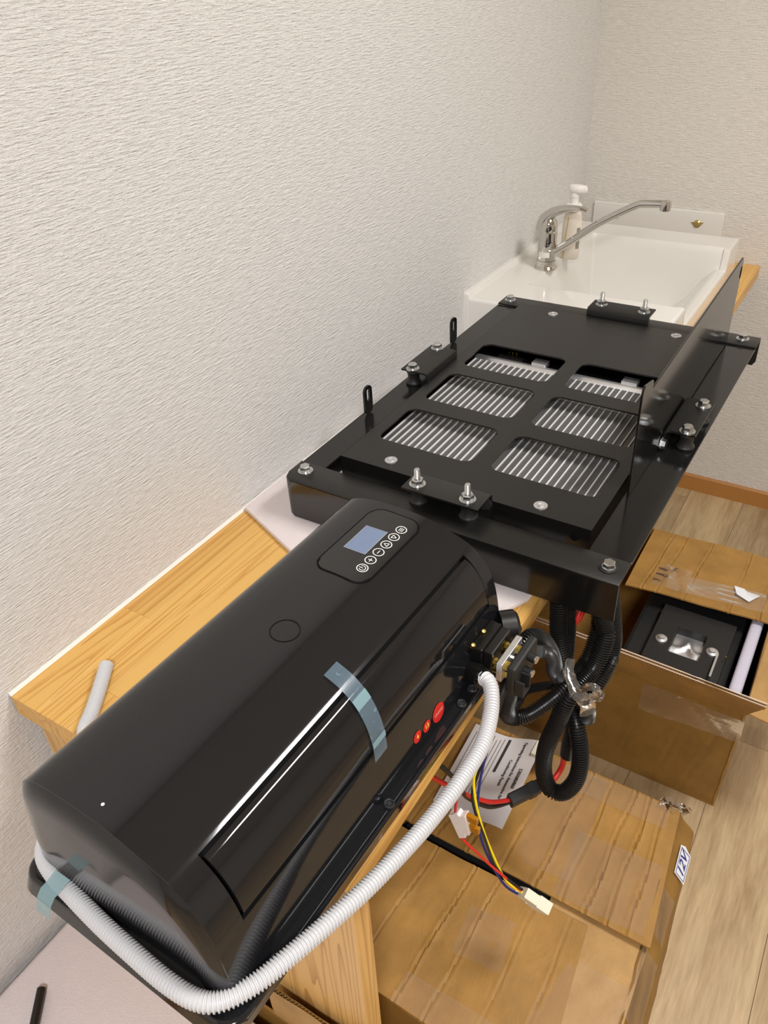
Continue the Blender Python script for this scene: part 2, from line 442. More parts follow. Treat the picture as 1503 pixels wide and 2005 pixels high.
struct('baseboard_left', MB().prism([(0, FZ), (0.008, FZ), (0.008, FZ + 0.05), (0.004, FZ + 0.056), (0, FZ + 0.056)], 1, YF, YB - 0.008), 'base')
for (n, x, y, sx, sy, p, col) in LAMPS:
    t = thing('ceiling_lamp', 'white rectangular ceiling lamp ' + ('over the metal frame' if y > 0 else 'behind the camera over the boxes'), 'lamp', (x, y, ZC))
    hx, hy = sx / 2 + 0.03, sy / 2 + 0.03
    fr = MB()
    for a, b in (((x - hx, y - hy, ZC - 0.04), (x + hx, y - hy + 0.02, ZC)), ((x - hx, y + hy - 0.02, ZC - 0.04), (x + hx, y + hy, ZC)),
                 ((x - hx, y - hy + 0.02, ZC - 0.04), (x - hx + 0.02, y + hy - 0.02, ZC)), ((x + hx - 0.02, y - hy + 0.02, ZC - 0.04), (x + hx, y + hy - 0.02, ZC))):
        fr.box(a, b)
    obj('frame', fr, 'ceil', t)
    obj('diffuser', MB().box((x - sx / 2 - 0.008, y - sy / 2 - 0.008, ZC - 0.03), (x + sx / 2 + 0.008, y + sy / 2 + 0.008, ZC - 0.022)), 'lamp', t)

# ================================================================= PINE WORKTOP
WT = 0.032
wt = thing('worktop', 'long pine worktop of glued strips along the white wall', 'worktop', (0.25, 0.99, -WT))
rows = 10; rw = 0.496 / rows
for i in range(rows):
    x0 = 0.004 + rw * i; x1 = x0 + rw - 0.0001
    yend = YB - 0.001 if i == rows - 1 else 1.2315
    y = -random.random() * 0.5 if i else -0.22
    while y < yend:
        y2 = y + random.uniform(0.32, 0.62); a, b = max(0, y), min(yend, y2)
        if yend - b < 0.06: b = yend; y2 = yend
        if b - a > 0.03:
            obj('stave', MB().box((x0, a, -WT), (x1, b - 0.0001, 0.0)), 'pine', wt, bevel=0.0004 if True else 0, seg=1)
            y = y2
        else: y = y2
for i in range(rows - 1):
    x0 = 0.004 + rw * i
    obj('stave', MB().box((x0, 1.912, -WT), (x0 + rw - 0.0001, YB - 0.001, 0.0)), 'pine', wt)
for i in range(6):
    x0 = 0.03 + (0.5 - 0.03) / 6 * i; x1 = 0.03 + (0.5 - 0.03) / 6 * (i + 1) - 0.0002
    obj('leg_board', MB().box((x0, 0.0075, FZ), (x1, 0.0358, -WT)), 'pine_leg', wt, bevel=0.0005, seg=1)
obj('sealant_line', MB().prism([(0.0004, 0.0), (0.0045, 0.0), (0.001, 0.004), (0.0004, 0.004)], 1, 0.0, 1.2315), 'caulk', wt)

# ================================================================= SINK
def hz(x, y):
    z = 0.088
    # front lip dips between the two end decks
    lip = 0.038
    fr = sstep(0.400, 0.412, x) * sstep(1.378, 1.388, y) * (1 - sstep(1.790, 1.800, y))
    z = z * (1 - fr) + lip * fr
    # bowl
    inx = sstep(0.096, 0.112, x); iny = sstep(1.372, 1.388, y) * (1 - sstep(1.790, 1.808, y))
    front = 1 - sstep(0.300, 0.432, x) ** 1.6
    bowl = -0.075
    # front of the bowl scoops up to the lip
    tgt = lip + (bowl - lip) * front
    ins = inx * iny
    if x > 0.41: ins *= 1
    z = z * (1 - ins) + tgt * ins if x < 0.432 else z
    # upstand against the wall
    z = z + 0.0115 * (1 - sstep(0.010, 0.014, x))
    # rounded outer edges
    e = min(0.447 - x, y - 1.235, 1.905 - y); 
    if e < 0.006: z -= 0.006 - math.sqrt(max(0, 0.006 ** 2 - (0.006 - e) ** 2))
    return z
def ticks(lo, hi, fine, step=0.012, fs=0.0022):
    out = [lo]; x = lo
    while x < hi - 1e-6:
        s = fs if any(a <= x <= b for a, b in fine) else step
        x = min(hi, x + s); out.append(x)
    return out
tx = ticks(0.0, 0.447, [(0.0, 0.018), (0.09, 0.115), (0.395, 0.447)]); ty = ticks(1.235, 1.905, [(1.235, 1.245), (1.365, 1.392), (1.785, 1.812), (1.893, 1.905)])
sk = thing('sink', 'white ceramic utility sink set in the worktop beyond the black frame', 'sink', (0.22, 1.57, 0.0))
mb = MB(); nx, ny = len(tx), len(ty)
mb.add([(x, y, hz(x, y)) for x in tx for y in ty], [(i * ny + j, (i + 1) * ny + j, (i + 1) * ny + j + 1, i * ny + j + 1) for i in range(nx - 1) for j in range(ny - 1)])
per = [(i, 0) for i in range(nx)] + [(nx - 1, j) for j in range(1, ny)] + [(i, ny - 1) for i in range(nx - 2, -1, -1)] + [(0, j) for j in range(ny - 2, 0, -1)]
o0 = len(mb.v)
mb.v += [(tx[i], ty[j], -0.03) for i, j in per]
for k in range(len(per)):
    a = per[k][0] * ny + per[k][1]; k2 = (k + 1) % len(per); b = per[k2][0] * ny + per[k2][1]
    mb.f.append((a, o0 + k, o0 + k2, b))
obj('basin', mb, 'ceramic', sk, smooth=0.9)
obj('drain', MB().lathe([(0.0, -0.074), (0.022, -0.074), (0.024, -0.0755), (0.024, -0.08), (0.0, -0.08)], (0.24, 1.58, 0), n=24), 'chrome', sk, smooth=0.5)

bp = thing('backing_strip', 'white strip with two gold fixing caps on the back wall behind the sink', 'bracket', (0.21, YB, 0.09))
obj('strip', MB().box((0.034, YB - 0.007, 0.052), (0.387, YB, 0.123)), 'ceramic', bp, bevel=0.002)
for x in (0.102, 0.322):
    cpo = obj('fixing_cap', MB().lathe([(0.0, 0.006), (0.006, 0.0055), (0.010, 0.002), (0.010, 0.0)], (x, YB - 0.007, 0.091), (0, -1, 0), 16), 'gold', bp, smooth=0.6)
    obj('wing', MB().prism([(x - 0.017, 0.094), (x - 0.008, 0.086), (x + 0.008, 0.086), (x + 0.016, 0.0955), (x + 0.0, 0.0945)], 1, YB - 0.009, YB - 0.007), 'gold', cpo)

# ================================================================= FAUCET
FX, FY = 0.088, 1.495
fa = thing('faucet', 'chrome single lever faucet with long raised spout on the sink', 'faucet', (FX, FY, 0.088))
obj('base_ring', MB().lathe([(0.027, 0.088), (0.027, 0.091), (0.0235, 0.096), (0.0225, 0.108), (0.0, 0.108)], (FX, FY, 0), n=28), 'chrome', fa, smooth=0.5)
bd = obj('body', MB().lathe([(0.0215, 0.1085), (0.0215, 0.134), (0.0208, 0.135), (0.0208, 0.137), (0.0215, 0.138), (0.0212, 0.172), (0.019, 0.178), (0.0, 0.178)], (FX, FY, 0), n=28), 'chrome', fa, smooth=0.5)
obj('sticker', MB().lathe([(0.0218, 0.118), (0.0218, 0.130)], (FX, FY, 0), n=28), 'nylon_w', bd)
# keep the sticker only on the camera side
stk = bpy.data.objects['sticker']; bm = bmesh.new(); bm.from_mesh(stk.data)
bmesh.ops.delete(bm, geom=[f for f in bm.faces if len(f.verts) > 4 or not (f.calc_center_median().y < -0.013 and abs(f.calc_center_median().x) < 0.013)], context='FACES')
bm.to_mesh(stk.data); bm.free()
obj('marking', text_mb('COLD', 0.0065, frame((FX - 0.004, FY - 0.0224, 0.124), (1, 0, 0), (0, 0, 1))), 'red', bd) if False else None
pts = spline([(FX + 0.015, FY, 0.128), (FX + 0.05, FY + 0.004, 0.152), (0.20, FY + 0.008, 0.2), (0.276, FY + 0.012, 0.245), (0.296, FY + 0.013, 0.252), (0.345, FY + 0.014, 0.2555)], n=30)
sp = obj('spout', MB().tube(pts, 0.0085, 14), 'chrome', fa, smooth=0.6)
obj('nozzle', MB().lathe([(0.0, 0.263), (0.0105, 0.262), (0.012, 0.255), (0.0115, 0.243), (0.009, 0.242), (0.0, 0.242)], (0.343, FY + 0.014, 0), n=18), 'chrome', sp, smooth=0.5)
lp = spline([(FX - 0.012, FY, 0.178), (FX - 0.009, FY, 0.200), (FX + 0.012, FY, 0.219), (FX + 0.045, FY, 0.230), (FX + 0.075, FY, 0.2325), (FX + 0.09, FY, 0.229)], n=24)
mb = MB(); rg = []
for i, p in enumerate(lp):
    d = (lp[min(i + 1, 24)] - lp[max(i - 1, 0)]).normalized(); nrm = Vector((-d.z, 0, d.x)); t = i / 24
    hw = 0.021 * (1 - t) + 0.011 * t; th = 0.026 * (1 - t) ** 1.3 + 0.0055
    rg.append([tuple(p + Vector((0, 1, 0)) * hw * math.cos(2 * PI * j / 14) + nrm * th * 0.6 * math.sin(2 * PI * j / 14)) for j in range(14)])
mb.ring(rg); obj('lever', mb, 'chrome', fa, smooth=0.7)
obj('lever_cap', MB().lathe([(0.0215, 0.176), (0.022, 0.186), (0.0195, 0.198), (0.012, 0.207), (0.0, 0.209)], (FX - 0.001, FY, 0), n=28), 'chrome', fa, smooth=0.6)

# ================================================================= SOAP BOTTLE
BX, BY = 0.113, 1.585
sb = thing('soap_bottle', 'white pump soap bottle standing behind the faucet', 'bottle', (BX, BY, 0.088))
def oval(zr): return [[(BX + rx * math.cos(2 * PI * j / 24), BY + ry * math.sin(2 * PI * j / 24), z) for j in range(24)] for z, rx, ry in zr]
b0 = obj('bottle', MB().ring(oval([(0.088, 0.019, 0.012), (0.090, 0.0225, 0.0145), (0.125, 0.0235, 0.015), (0.165, 0.0235, 0.015), (0.185, 0.0225, 0.0145), (0.200, 0.018, 0.013), (0.205, 0.014, 0.012)])), 'bottle', sb, smooth=0.6)
obj('label_print', MB().add([(BX + 0.0236 * math.cos(a), BY + 0.0152 * math.sin(a), z) for z in (0.115, 0.165) for a in (-0.8, -0.55, -0.3)], [(0, 1, 4, 3), (1, 2, 5, 4)]), 'greytext', b0)
obj('dip_tube', MB().tube([(BX - 0.012, BY - 0.0136, 0.092), (BX - 0.008, BY - 0.0146, 0.15), (BX - 0.005, BY - 0.0142, 0.188)], 0.0012, 6), 'stalk', b0)
obj('collar', MB().lathe([(0.0185, 0.203), (0.0195, 0.206), (0.0195, 0.214), (0.016, 0.218), (0.0, 0.218)], (BX, BY, 0), n=24), 'pump', sb, smooth=0.5)
obj('neck', MB().lathe([(0.0095, 0.218), (0.0095, 0.232), (0.0105, 0.2325), (0.0105, 0.243), (0.0, 0.243)], (BX, BY, 0), n=18), 'pump', sb, smooth=0.5)
hd = [(z, sx) for z, sx in ((0.243, 0.8), (0.246, 1.0), (0.254, 1.0), (0.2585, 0.85), (0.2600, 0.5))]
rg = []
for z, sx in hd:
    rg.append([(BX + 0.002 + (0.0185 * math.cos(a) * sx + (0.009 if math.cos(a) > 0.5 else 0) * math.cos(a)), BY + 0.012 * math.sin(a) * sx * (0.6 if math.cos(a) > 0.7 else 1), z) for a in [2 * PI * j / 24 for j in range(24)]])
obj('pump_head', MB().ring(rg), 'pump', sb, smooth=0.7)

# ================================================================= INDOOR AIR CONDITIONER UNIT (local frame: x = across, y = along, z = up)
A = math.radians(1.6)
ac = thing('air_conditioner_unit', 'glossy black indoor air conditioner unit lying on the pine worktop', 'air conditioner', (0.498, 0.11, 0.0), -A)
prof_pts = [(-0.256, 0.026), (-0.250, 0.07), (-0.242, 0.12), (-0.2375, 0.143), (-0.230, 0.158), (-0.217, 0.1695), (-0.200, 0.1755), (-0.175, 0.179), (-0.14, 0.180), (-0.11, 0.1775), (-0.085, 0.1715), (-0.065, 0.1655), (-0.050, 0.159),
            (-0.036, 0.147), (-0.026, 0.132), (-0.019, 0.115), (-0.0145, 0.095), (-0.011, 0.07), (-0.008, 0.048), (-0.005, 0.026)]
PR = [(p.x, p.y) for p in [Vector((q.x, q.y)) for q in spline([(a, b, 0) for a, b in prof_pts], n=220)]]
def pnorm(i):
    a, b = PR[max(i - 1, 0)], PR[min(i + 1, len(PR) - 1)]
    d = Vector((b[0] - a[0], b[1] - a[1])).normalized(); return Vector((-d.y, d.x))
def idx(v, wz): return min(range(len(PR)), key=lambda i: (PR[i][0] - v) ** 2 + (PR[i][1] - wz) ** 2)
def ue(wz): return 0.2505 - 0.012 * (wz - 0.03)
def top_w(v):
    for a, b in zip(PR, PR[1:]):
        if a[0] <= v <= b[0] and a[1] > 0.13: return a[1] + (b[1] - a[1]) * (v - a[0]) / max(1e-9, b[0] - a[0])
    return 0.17
IU, IL = idx(-0.050, 0.159), idx(-0.0145, 0.095)
U0, U1 = -0.213, 0.223
# stations along the unit; fillets of 9 mm at both ends
st = []
FR = 0.009
for k in range(7):
    t = PI / 2 * k / 6; st.append((-1, FR * (1 - math.sin(t)), FR * (1 - math.cos(t))))   # (side, inward offset along u, inset of profile)
ends_a = [(-1, d, i) for d, i in ((-0.0030, 0.028), (-0.0027, 0.022), (-0.0018, 0.016), (-0.0002, 0.010), (0.0020, 0.0058), (0.0042, 0.0028), (0.0060, 0.0010), (0.0064, 0.0))]
ends_b = [(1, s[1], s[2]) for s in reversed(ends_a)]
us = [-0.225, U0, -0.1, 0.0, 0.1, U1, 0.232]
rowsP = []
def prow(i, s):
    v, wz = PR[i]; nrm = pnorm(i)
    if isinstance(s, tuple):
        sd, du, ins = s; q = (v - nrm.x * ins, wz - nrm.y * ins)
        if wz < 0.05: q = (q[0], wz)
        return (q[0], sd * (ue(wz) - du), q[1])
    return (v, s, wz)
stations = ends_a + us + ends_b
ns, npf = len(stations), len(PR)
mb = MB(); vs = [prow(i, s) for s in stations for i in range(npf)]; fs = []
ju0, ju1 = len(ends_a) + us.index(U0), len(ends_a) + us.index(U1)
for j in range(ns - 1):
    for i in range(npf - 1):
        if ju0 <= j < ju1 and IU <= i < IL: continue
        fs.append((j * npf + i, j * npf + i + 1, (j + 1) * npf + i + 1, (j + 1) * npf + i))
mb.add(vs, fs)
# end faces
for j, rev in ((0, False), (ns - 1, True)):
    f = [j * npf + i for i in range(npf)]; mb.f.append(tuple(reversed(f)) if rev else tuple(f))
obj('housing', mb, 'gloss', ac, smooth=0.4, local=True)
# channel behind the flap, its deep shade put into near-black faces
mb = MB(); rec = []; edge = []
for u in (U0, U1):
    rec.append([(PR[i][0] - pnorm(i).x * 0.010, u, PR[i][1] - pnorm(i).y * 0.010) for i in range(IU, IL + 1)])
    edge.append([(PR[i][0], u, PR[i][1]) for i in range(IU, IL + 1)])
n = IL - IU + 1; mb.v += rec[0] + rec[1] + edge[0] + edge[1]
for i in range(n - 1):
    mb.f.append((i, i + 1, n + i + 1, n + i))
    mb.f.append((i, 2 * n + i, 2 * n + i + 1, i + 1)); mb.f.append((n + i, n + i + 1, 3 * n + i + 1, 3 * n + i))
for i in (0, n - 1): mb.f.append((i, n + i, 3 * n + i, 2 * n + i))
obj('flap_channel', mb, 'void', ac, local=True)
# flap
gi = [i for i in range(IU + 2, IL - 2)]
g = []
for u in [U0 + 0.0028 + (U1 - U0 - 0.0056) * k / 8 for k in range(9)]:
    r = []
    for q, i in enumerate(gi):
        t = q / (len(gi) - 1); off = 0.0006 + 0.0012 * math.sin(PI * t)
        if t < 0.08: off -= 0.0014 * (1 - t / 0.08)
        r.append((PR[i][0] + pnorm(i).x * off, u, PR[i][1] + pnorm(i).y * off))
    g.append(r)
mb = MB(); mb.sheet([list(r) for r in g][::-1], 0.004)
flp = obj('air_flap', mb, 'gloss_door', ac, smooth=0.6, local=True)
# base tray with a ledge on the front and the near end
def tray(z0, z1, o):
    of = o if z1 > 0.027 else -0.12 * (0.0275 - z1) - 0.0005
    return [(x, y, z1) for x, y in rrect(-0.262 - o, -0.268 - o, 0.009 + of, 0.285 + o, 0.020, 6)]
mb = MB(); mb.ring([tray(0, 0.004, 0.004), tray(0, 0.008, 0.0055), tray(0, 0.022, 0.002), tray(0, 0.0275, 0.0005), tray(0, 0.0292, -0.0004), tray(0, 0.0302, -0.0018), tray(0, 0.0302, -0.0030), tray(0, 0.0294, -0.0042), tray(0, 0.0292, -0.006)])
tr = obj('base_tray', mb, 'gloss', ac, smooth=0.5, local=True)
scr = None
for u in (-0.2277, -0.2022, -0.0245, 0.1272, 0.1528):
    if scr is None:
        scr = obj('screw', MB().lathe([(0.0, 0.0016), (0.0028, 0.0014), (0.0030, 0.0004), (0.0034, 0.0004), (0.0036, 0.0016), (0.0048, 0.0024), (0.0054, 0.0018), (0.0058, 0.0)], n=22), 'screw_black', tr, smooth=0.6, local=True, loc=(0.0015, u, 0.0301))
        slot = obj('recess', MB().lathe([(0.0, 0.0020), (0.0015, 0.0020), (0.0015, 0.0012), (0.0, 0.0012)], n=4), 'zinc', scr, local=True)
    else:
        c = dup(scr, tr, (0.0015, u, 0.0301)); dup(slot, c, (0, 0, 0)) if False else None
# small hole on the near ledge and the round cap on top
def surf_poly(pts, off):  # pts (v,u) on the top face
    return [(v, u, top_w(v) + off) for v, u in pts]
def ribbon(pts, wd, off, closed=True):
    """flat line of width wd following points on the top face"""
    mbx = MB(); n = len(pts); L = []; Rr = []
    for i, p in enumerate(pts):
        a = Vector(pts[(i - 1) % n] if closed or i else p); b = Vector(pts[(i + 1) % n] if closed or i < n - 1 else p)
        d = (b - a).normalized(); nn = Vector((-d.y, d.x)) * wd / 2
        for lst, s in ((L, 1), (Rr, -1)):
            q = Vector(p) + nn * s; lst.append((q.x, q.y, top_w(q.x) + off))
    m2 = n if closed else n - 1
    mbx.add(L + Rr, [(i, (i + 1) % n, n + (i + 1) % n, n + i) for i in range(m2)])
    return mbx
circ = [(-0.134 + 0.0152 * math.cos(2 * PI * k / 40), 0.004 + 0.0152 * math.sin(2 * PI * k / 40)) for k in range(40)]
obj('round_cap_seam', ribbon(circ, 0.0009, 0.0004), 'void', ac, local=True)
# control panel
pp = rrect(-0.1735, 0.1015, -0.1065, 0.2275, 0.016, 7)
cp_pts = surf_poly(pp, 0.0009)
mb = MB(); cols = 14
g = []
for a in range(cols + 1):
    v = -0.1735 + 0.067 * a / cols
    ys = [u for (vv, u) in pp]
    dx = min(v + 0.1735, -0.1065 - v)
    cut = 0.016 - math.sqrt(max(0, 0.016 ** 2 - (0.016 - dx) ** 2)) if dx < 0.016 else 0
    g.append([(v, 0.1015 + cut, top_w(v) + 0.0009), (v, 0.2275 - cut, top_w(v) + 0.0009)])
mb.sheet(g, 0.0008)
cpn = obj('control_panel', mb, 'panel', ac, local=True, smooth=0.5)
obj('panel_seam', ribbon(rrect(-0.1745, 0.1005, -0.1055, 0.2285, 0.017, 7), 0.0016, 0.0011), 'void', ac, local=True)
def quad_on(pts, off): return MB().add(surf_poly(pts, off), [tuple(range(len(pts)))])
disp = obj('display', quad_on([(-0.1325, 0.1445), (-0.1325, 0.1915), (-0.1612, 0.1905), (-0.1612, 0.1440)], 0.0014), 'screen', cpn, local=True)
obj('display_rim', ribbon([(-0.1612, 0.1440), (-0.1612, 0.1905), (-0.1325, 0.1915), (-0.1325, 0.1445)], 0.0009, 0.0015), 'alu', cpn, local=True)
def icon(uc, kind):
    vc = -0.122; mbx = ribbon([(vc + 0.0062 * math.cos(2 * PI * k / 28), uc + 0.0062 * math.sin(2 * PI * k / 28)) for k in range(28)], 0.0011, 0.0015)
    def line(a, b, wd=0.0009):  # a,b in icon coordinates: right = +u, up = -v
        q = ribbon([(vc - a[1], uc + a[0]), (vc - b[1], uc + b[0])], wd, 0.0015, False); mbx.add(q.v, q.f)
    s = 0.0030
    if kind == 'power':
        pts = [(vc + 0.0036 * math.cos(t), uc + 0.0036 * math.sin(t)) for t in [PI * (-0.78 + 1.56 * k / 18) for k in range(19)]]
        q = ribbon(pts, 0.0009, 0.0015, False); mbx.add(q.v, q.f); line((0, -0.001), (0, 0.0042))
    if kind == 'plus': line((-s, 0), (s, 0)); line((0, -s), (0, s))
    if kind == 'minus': line((-s, 0), (s, 0))
    if kind in ('up', 'down'):
        g2 = 1 if kind == 'up' else -1
        T = [(-s, -0.0022 * g2), (s, -0.0022 * g2), (0, 0.0032 * g2)]
        for a in range(3): line(T[a], T[(a + 1) % 3])
    if kind == 'menu':
        for k in (-1, 0, 1): line((-0.0034, 0.002 * k), (0.0034, 0.002 * k), 0.0008)
    return mbx
for uc, kd in ((0.124, 'power'), (0.140, 'plus'), (0.1562, 'minus'), (0.1723, 'up'), (0.1883, 'down'), (0.2042, 'menu')):
    obj('button', icon(uc, kd), 'ink', cpn, local=True)
# red stickers on the lower front
IS = idx(-0.009, 0.05)
def sticker(u, wz, r, txt, ts, mat):
    i = idx(-0.0085, wz); v, zz = PR[i]; nn = pnorm(i); nrm = Vector((nn.x, 0, nn.y))
    tg = Vector((-nn.y, 0, nn.x)); 
    if tg.z < 0: tg = -tg
    fm = frame(Vector((v, u, zz)) + nrm * 0.0005, (0, 1, 0), tg)
    mbx = MB(); mbx.add([tuple(fm @ Vector((r * math.cos(2 * PI * k / 28), r * math.sin(2 * PI * k / 28), 0))) for k in range(28)], [tuple(range(28))])
    so = obj('sticker', mbx, 'red', ac, local=True, label='small round red sticker reading ' + txt)
    obj('lettering', text_mb(txt, ts, fm, 0.0003, 0.0002), mat, so, local=True)
sticker(0.0905, 0.047, 0.0118, '12V/24V', 0.0050, 'pink_ink'); sticker(0.066, 0.0495, 0.0072, '13', 0.0078, 'yellow_ink'); sticker(0.0472, 0.0515, 0.0072, '4', 0.0078, 'yellow_ink')
# white speck drill hole on the near top edge
obj('reset_dot', MB().lathe([(0.0, 0.0006), (0.0014, 0.0004), (0.0016, 0.0)], (-0.135, -0.2285, top_w(-0.135)), n=12), 'ink', ac, local=True)
# hose elbow
el = obj('hose_elbow', MB().tube(spline([(-0.020, 0.168, 0.046), (-0.006, 0.163, 0.050), (0.006, 0.157, 0.054), (0.018, 0.150, 0.057)], n=10), 0.0105, 14), 'powder_gloss', ac, smooth=0.6, local=True)
obj('clamp', MB().tube([(0.004, 0.158, 0.053), (0.016, 0.1512, 0.0565)], 0.0125, 16), 'powder_gloss', el, smooth=0.6, local=True)
# expansion valve with brass nuts, on the far front corner
vb = obj('valve_block', MB().box((-0.012, 0.170, 0.044), (0.004, 0.222, 0.078)), 'powder_gloss', ac, bevel=0.002, local=True)
obj('valve_body', MB().box((0.004, 0.172, 0.044), (0.0165, 0.220, 0.077)), 'powder', vb, bevel=0.002, local=True)
obj('clamp_plate', MB().box((-0.0178, 0.158, 0.079), (-0.0142, 0.210, 0.086)), 'alu', vb, bevel=0.0006, local=True)
obj('clamp_bar', MB().box((0.0250, 0.163, 0.049), (0.0325, 0.216, 0.0755)), 'alu', vb, bevel=0.0008, local=True)
for u in (0.174, 0.203):
    for wz in (0.066, 0.054):
        obj('brass_nut', MB().lathe([(0.0, 0.0), (0.0042, 0.0), (0.0046, 0.0008), (0.0046, 0.005), (0.0036, 0.006), (0.0034, 0.0085)], (0.0165, u, wz), (1, 0, 0), 6), 'brass', vb, local=True)
        obj('brass_nut', MB().lathe([(0.0, 0.0), (0.0056, 0.0), (0.0060, 0.0008), (0.0060, 0.005), (0.0048, 0.006), (0.0, 0.006)], (0.0325, u, wz), (1, 0, 0), 6), 'brass', vb, local=True)
obj('centre_stud', MB().lathe([(0.0, 0.0), (0.0026, 0.0), (0.0026, 0.007), (0.0, 0.007)], (0.0320, 0.189, 0.066), (1, 0, 0), 12), 'zinc', vb, local=True)
for u in (0.170, 0.196): obj('brass_stud', MB().lathe([(0.0, 0.0), (0.0026, 0.0), (0.0026, 0.006), (0.0, 0.0065)], (-0.010, u, 0.077), (0.5, 0, 0.9), 10), 'brass', vb, local=True)
obj('valve_cap', MB().box((0.0385, 0.160, 0.038), (0.0500, 0.222, 0.079)), 'black', vb, bevel=0.0035, local=True)
for u, wz in ((0.196, 0.071), (0.187, 0.057)):
    lug = obj('lug', MB().lathe([(0.0052, 0.0), (0.0052, 0.012), (0.0, 0.012)], (0.0475, u, wz), (0.95, -0.15, 0.05), 14), 'black', vb, smooth=0.5, local=True)
    obj('screw_head', MB().lathe([(0.0047, 0.012), (0.0047, 0.0133), (0.0, 0.0136)], (0.0475, u, wz), (0.95, -0.15, 0.05), 14), 'zinc', vb, smooth=0.5, local=True)
mb = MB(); mb.box((0.0500, 0.161, 0.040), (0.0605, 0.1635, 0.062)); mb.box((0.0500, 0.178, 0.040), (0.0605, 0.1805, 0.060)); mb.box((0.0500, 0.1635, 0.039), (0.0605, 0.178, 0.0420))
obj('guard', mb, 'black', vb, local=True)
obj('pipe_boot', MB().lathe([(0.020, 0.0), (0.020, 0.018), (0.016, 0.022), (0.0, 0.022)], (-0.004, 0.232, 0.060), (0.75, 0.65, 0), 18), 'powder', vb, smooth=0.6, local=True)

# ================================================================= WHITE CORRUGATED DRAIN HOSE
hp = [(0.5157, 0.2605, 0.057), (0.525, 0.257, 0.061), (0.5345, 0.247, 0.058), (0.5451, 0.2228, 0.050), (0.553, 0.1852, 0.045), (0.5515, 0.1379, 0.040), (0.546, 0.0936, 0.036), (0.5401, 0.0537, 0.036), (0.5289, -0.0013, 0.036),
      (0.5162, -0.0485, 0.037), (0.5057, -0.0841, 0.038), (0.4935, -0.1200, 0.039), (0.4785, -0.1440, 0.0395), (0.4599, -0.1540, 0.0395), (0.428, -0.1562, 0.0395), (0.3831, -0.1535, 0.0395), (0.342, -0.1500, 0.0395), (0.3026, -0.1450, 0.0395),
      (0.2696, -0.1400, 0.0395), (0.2440, -0.1310, 0.0395), (0.2290, -0.1120, 0.038), (0.221, -0.085, 0.034), (0.212, -0.06, 0.025), (0.192, -0.035, 0.014), (0.165, -0.018, 0.0092), (0.1346, 0.0047, 0.0088), (0.1186, 0.0304, 0.0088), (0.0986, 0.0604, 0.0088), (0.0761, 0.0917, 0.0088)]
tag(obj('drain_hose', corrugated(hp, 0.0088, 0.0034, 16, 0.2), 'hose', smooth=0.9), 'white ribbed drain hose running around the black air conditioner unit', 'hose')

# blue tape strips
def on_prof(v_or_i, u, off):
    i = v_or_i; nn = pnorm(i); return (PR[i][0] + nn.x * off, u, PR[i][1] + nn.y * off)
MA = Matrix.Translation((0.498, 0.11, 0)) @ Matrix.Rotation(-A, 4, 'Z')
def world(p): return tuple(MA @ Vector(p))
i0, i1 = idx(-0.0725, 0.168), idx(-0.0135, 0.088)
def tape_pts(ua, ub, ia, ib, off=0.0022, bulge=0.0015):
    g = []
    for i in range(ia, ib + 1, 1):
        t = (i - i0) / (i1 - i0); sk2 = -0.008 * t
        g.append([world(on_prof(i, u + sk2, off + bulge * math.sin(PI * t))) for u in (ua, (ua + ub) / 2, ub)])
    return g
tp = thing('adhesive_tape', 'translucent blue tape strip bridging the flap of the black unit', 'tape', world((-0.06, -0.008, 0.17)))
obj('strip', MB().sheet(tape_pts(-0.017, 0.004, i0, i1), 0.0003), 'bluetape', tp)
k0, k1 = i0 + int((i1 - i0) * 0.34), i0 + int((i1 - i0) * 0.44)
obj('pale_band', MB().sheet([[(p[0] + .0002, p[1], p[2] + .0005) for p in r] for r in tape_pts(-0.017, 0.004, k0, k1)], 0.0003), 'bluetape_band', tp)
k0, k1 = i0 + int((i1 - i0) * 0.78), i0 + int((i1 - i0) * 0.85)
obj('pale_band', MB().sheet([[(p[0] + .0006, p[1], p[2] + .0002) for p in r] for r in tape_pts(-0.017, 0.004, k0, k1)], 0.0003), 'bluetape_band', tp)
t2 = MB(); g = []
for k, (yo, z) in enumerate([(-0.1425, 0.064), (-0.1460, 0.060), (-0.1520, 0.054), (-0.1575, 0.0495), (-0.1625, 0.040), (-0.1650, 0.028), (-0.1665, 0.018)]):
    g.append([(0.2850 - 0.003 * k, yo, z), (0.3040 - 0.003 * k, yo, z)])
t2.sheet(g, 0.0003)
tag(obj('adhesive_tape', t2, 'bluetape_band'), 'short pale blue tape holding the white hose to the unit end', 'tape')

# ================================================================= CONDENSER FRAME
cf = thing('condenser_unit', 'black steel condenser unit with a six window cover plate on the worktop', 'condenser', (0.345, 0.877, 0.01))
ZT = 0.083
def rail(poly2, ax, lo, hi, name, mat='powder', bev=0.0015):
    return obj(name, MB().prism(poly2, ax, lo, hi), mat, cf, bevel=bev, smooth=0.6)
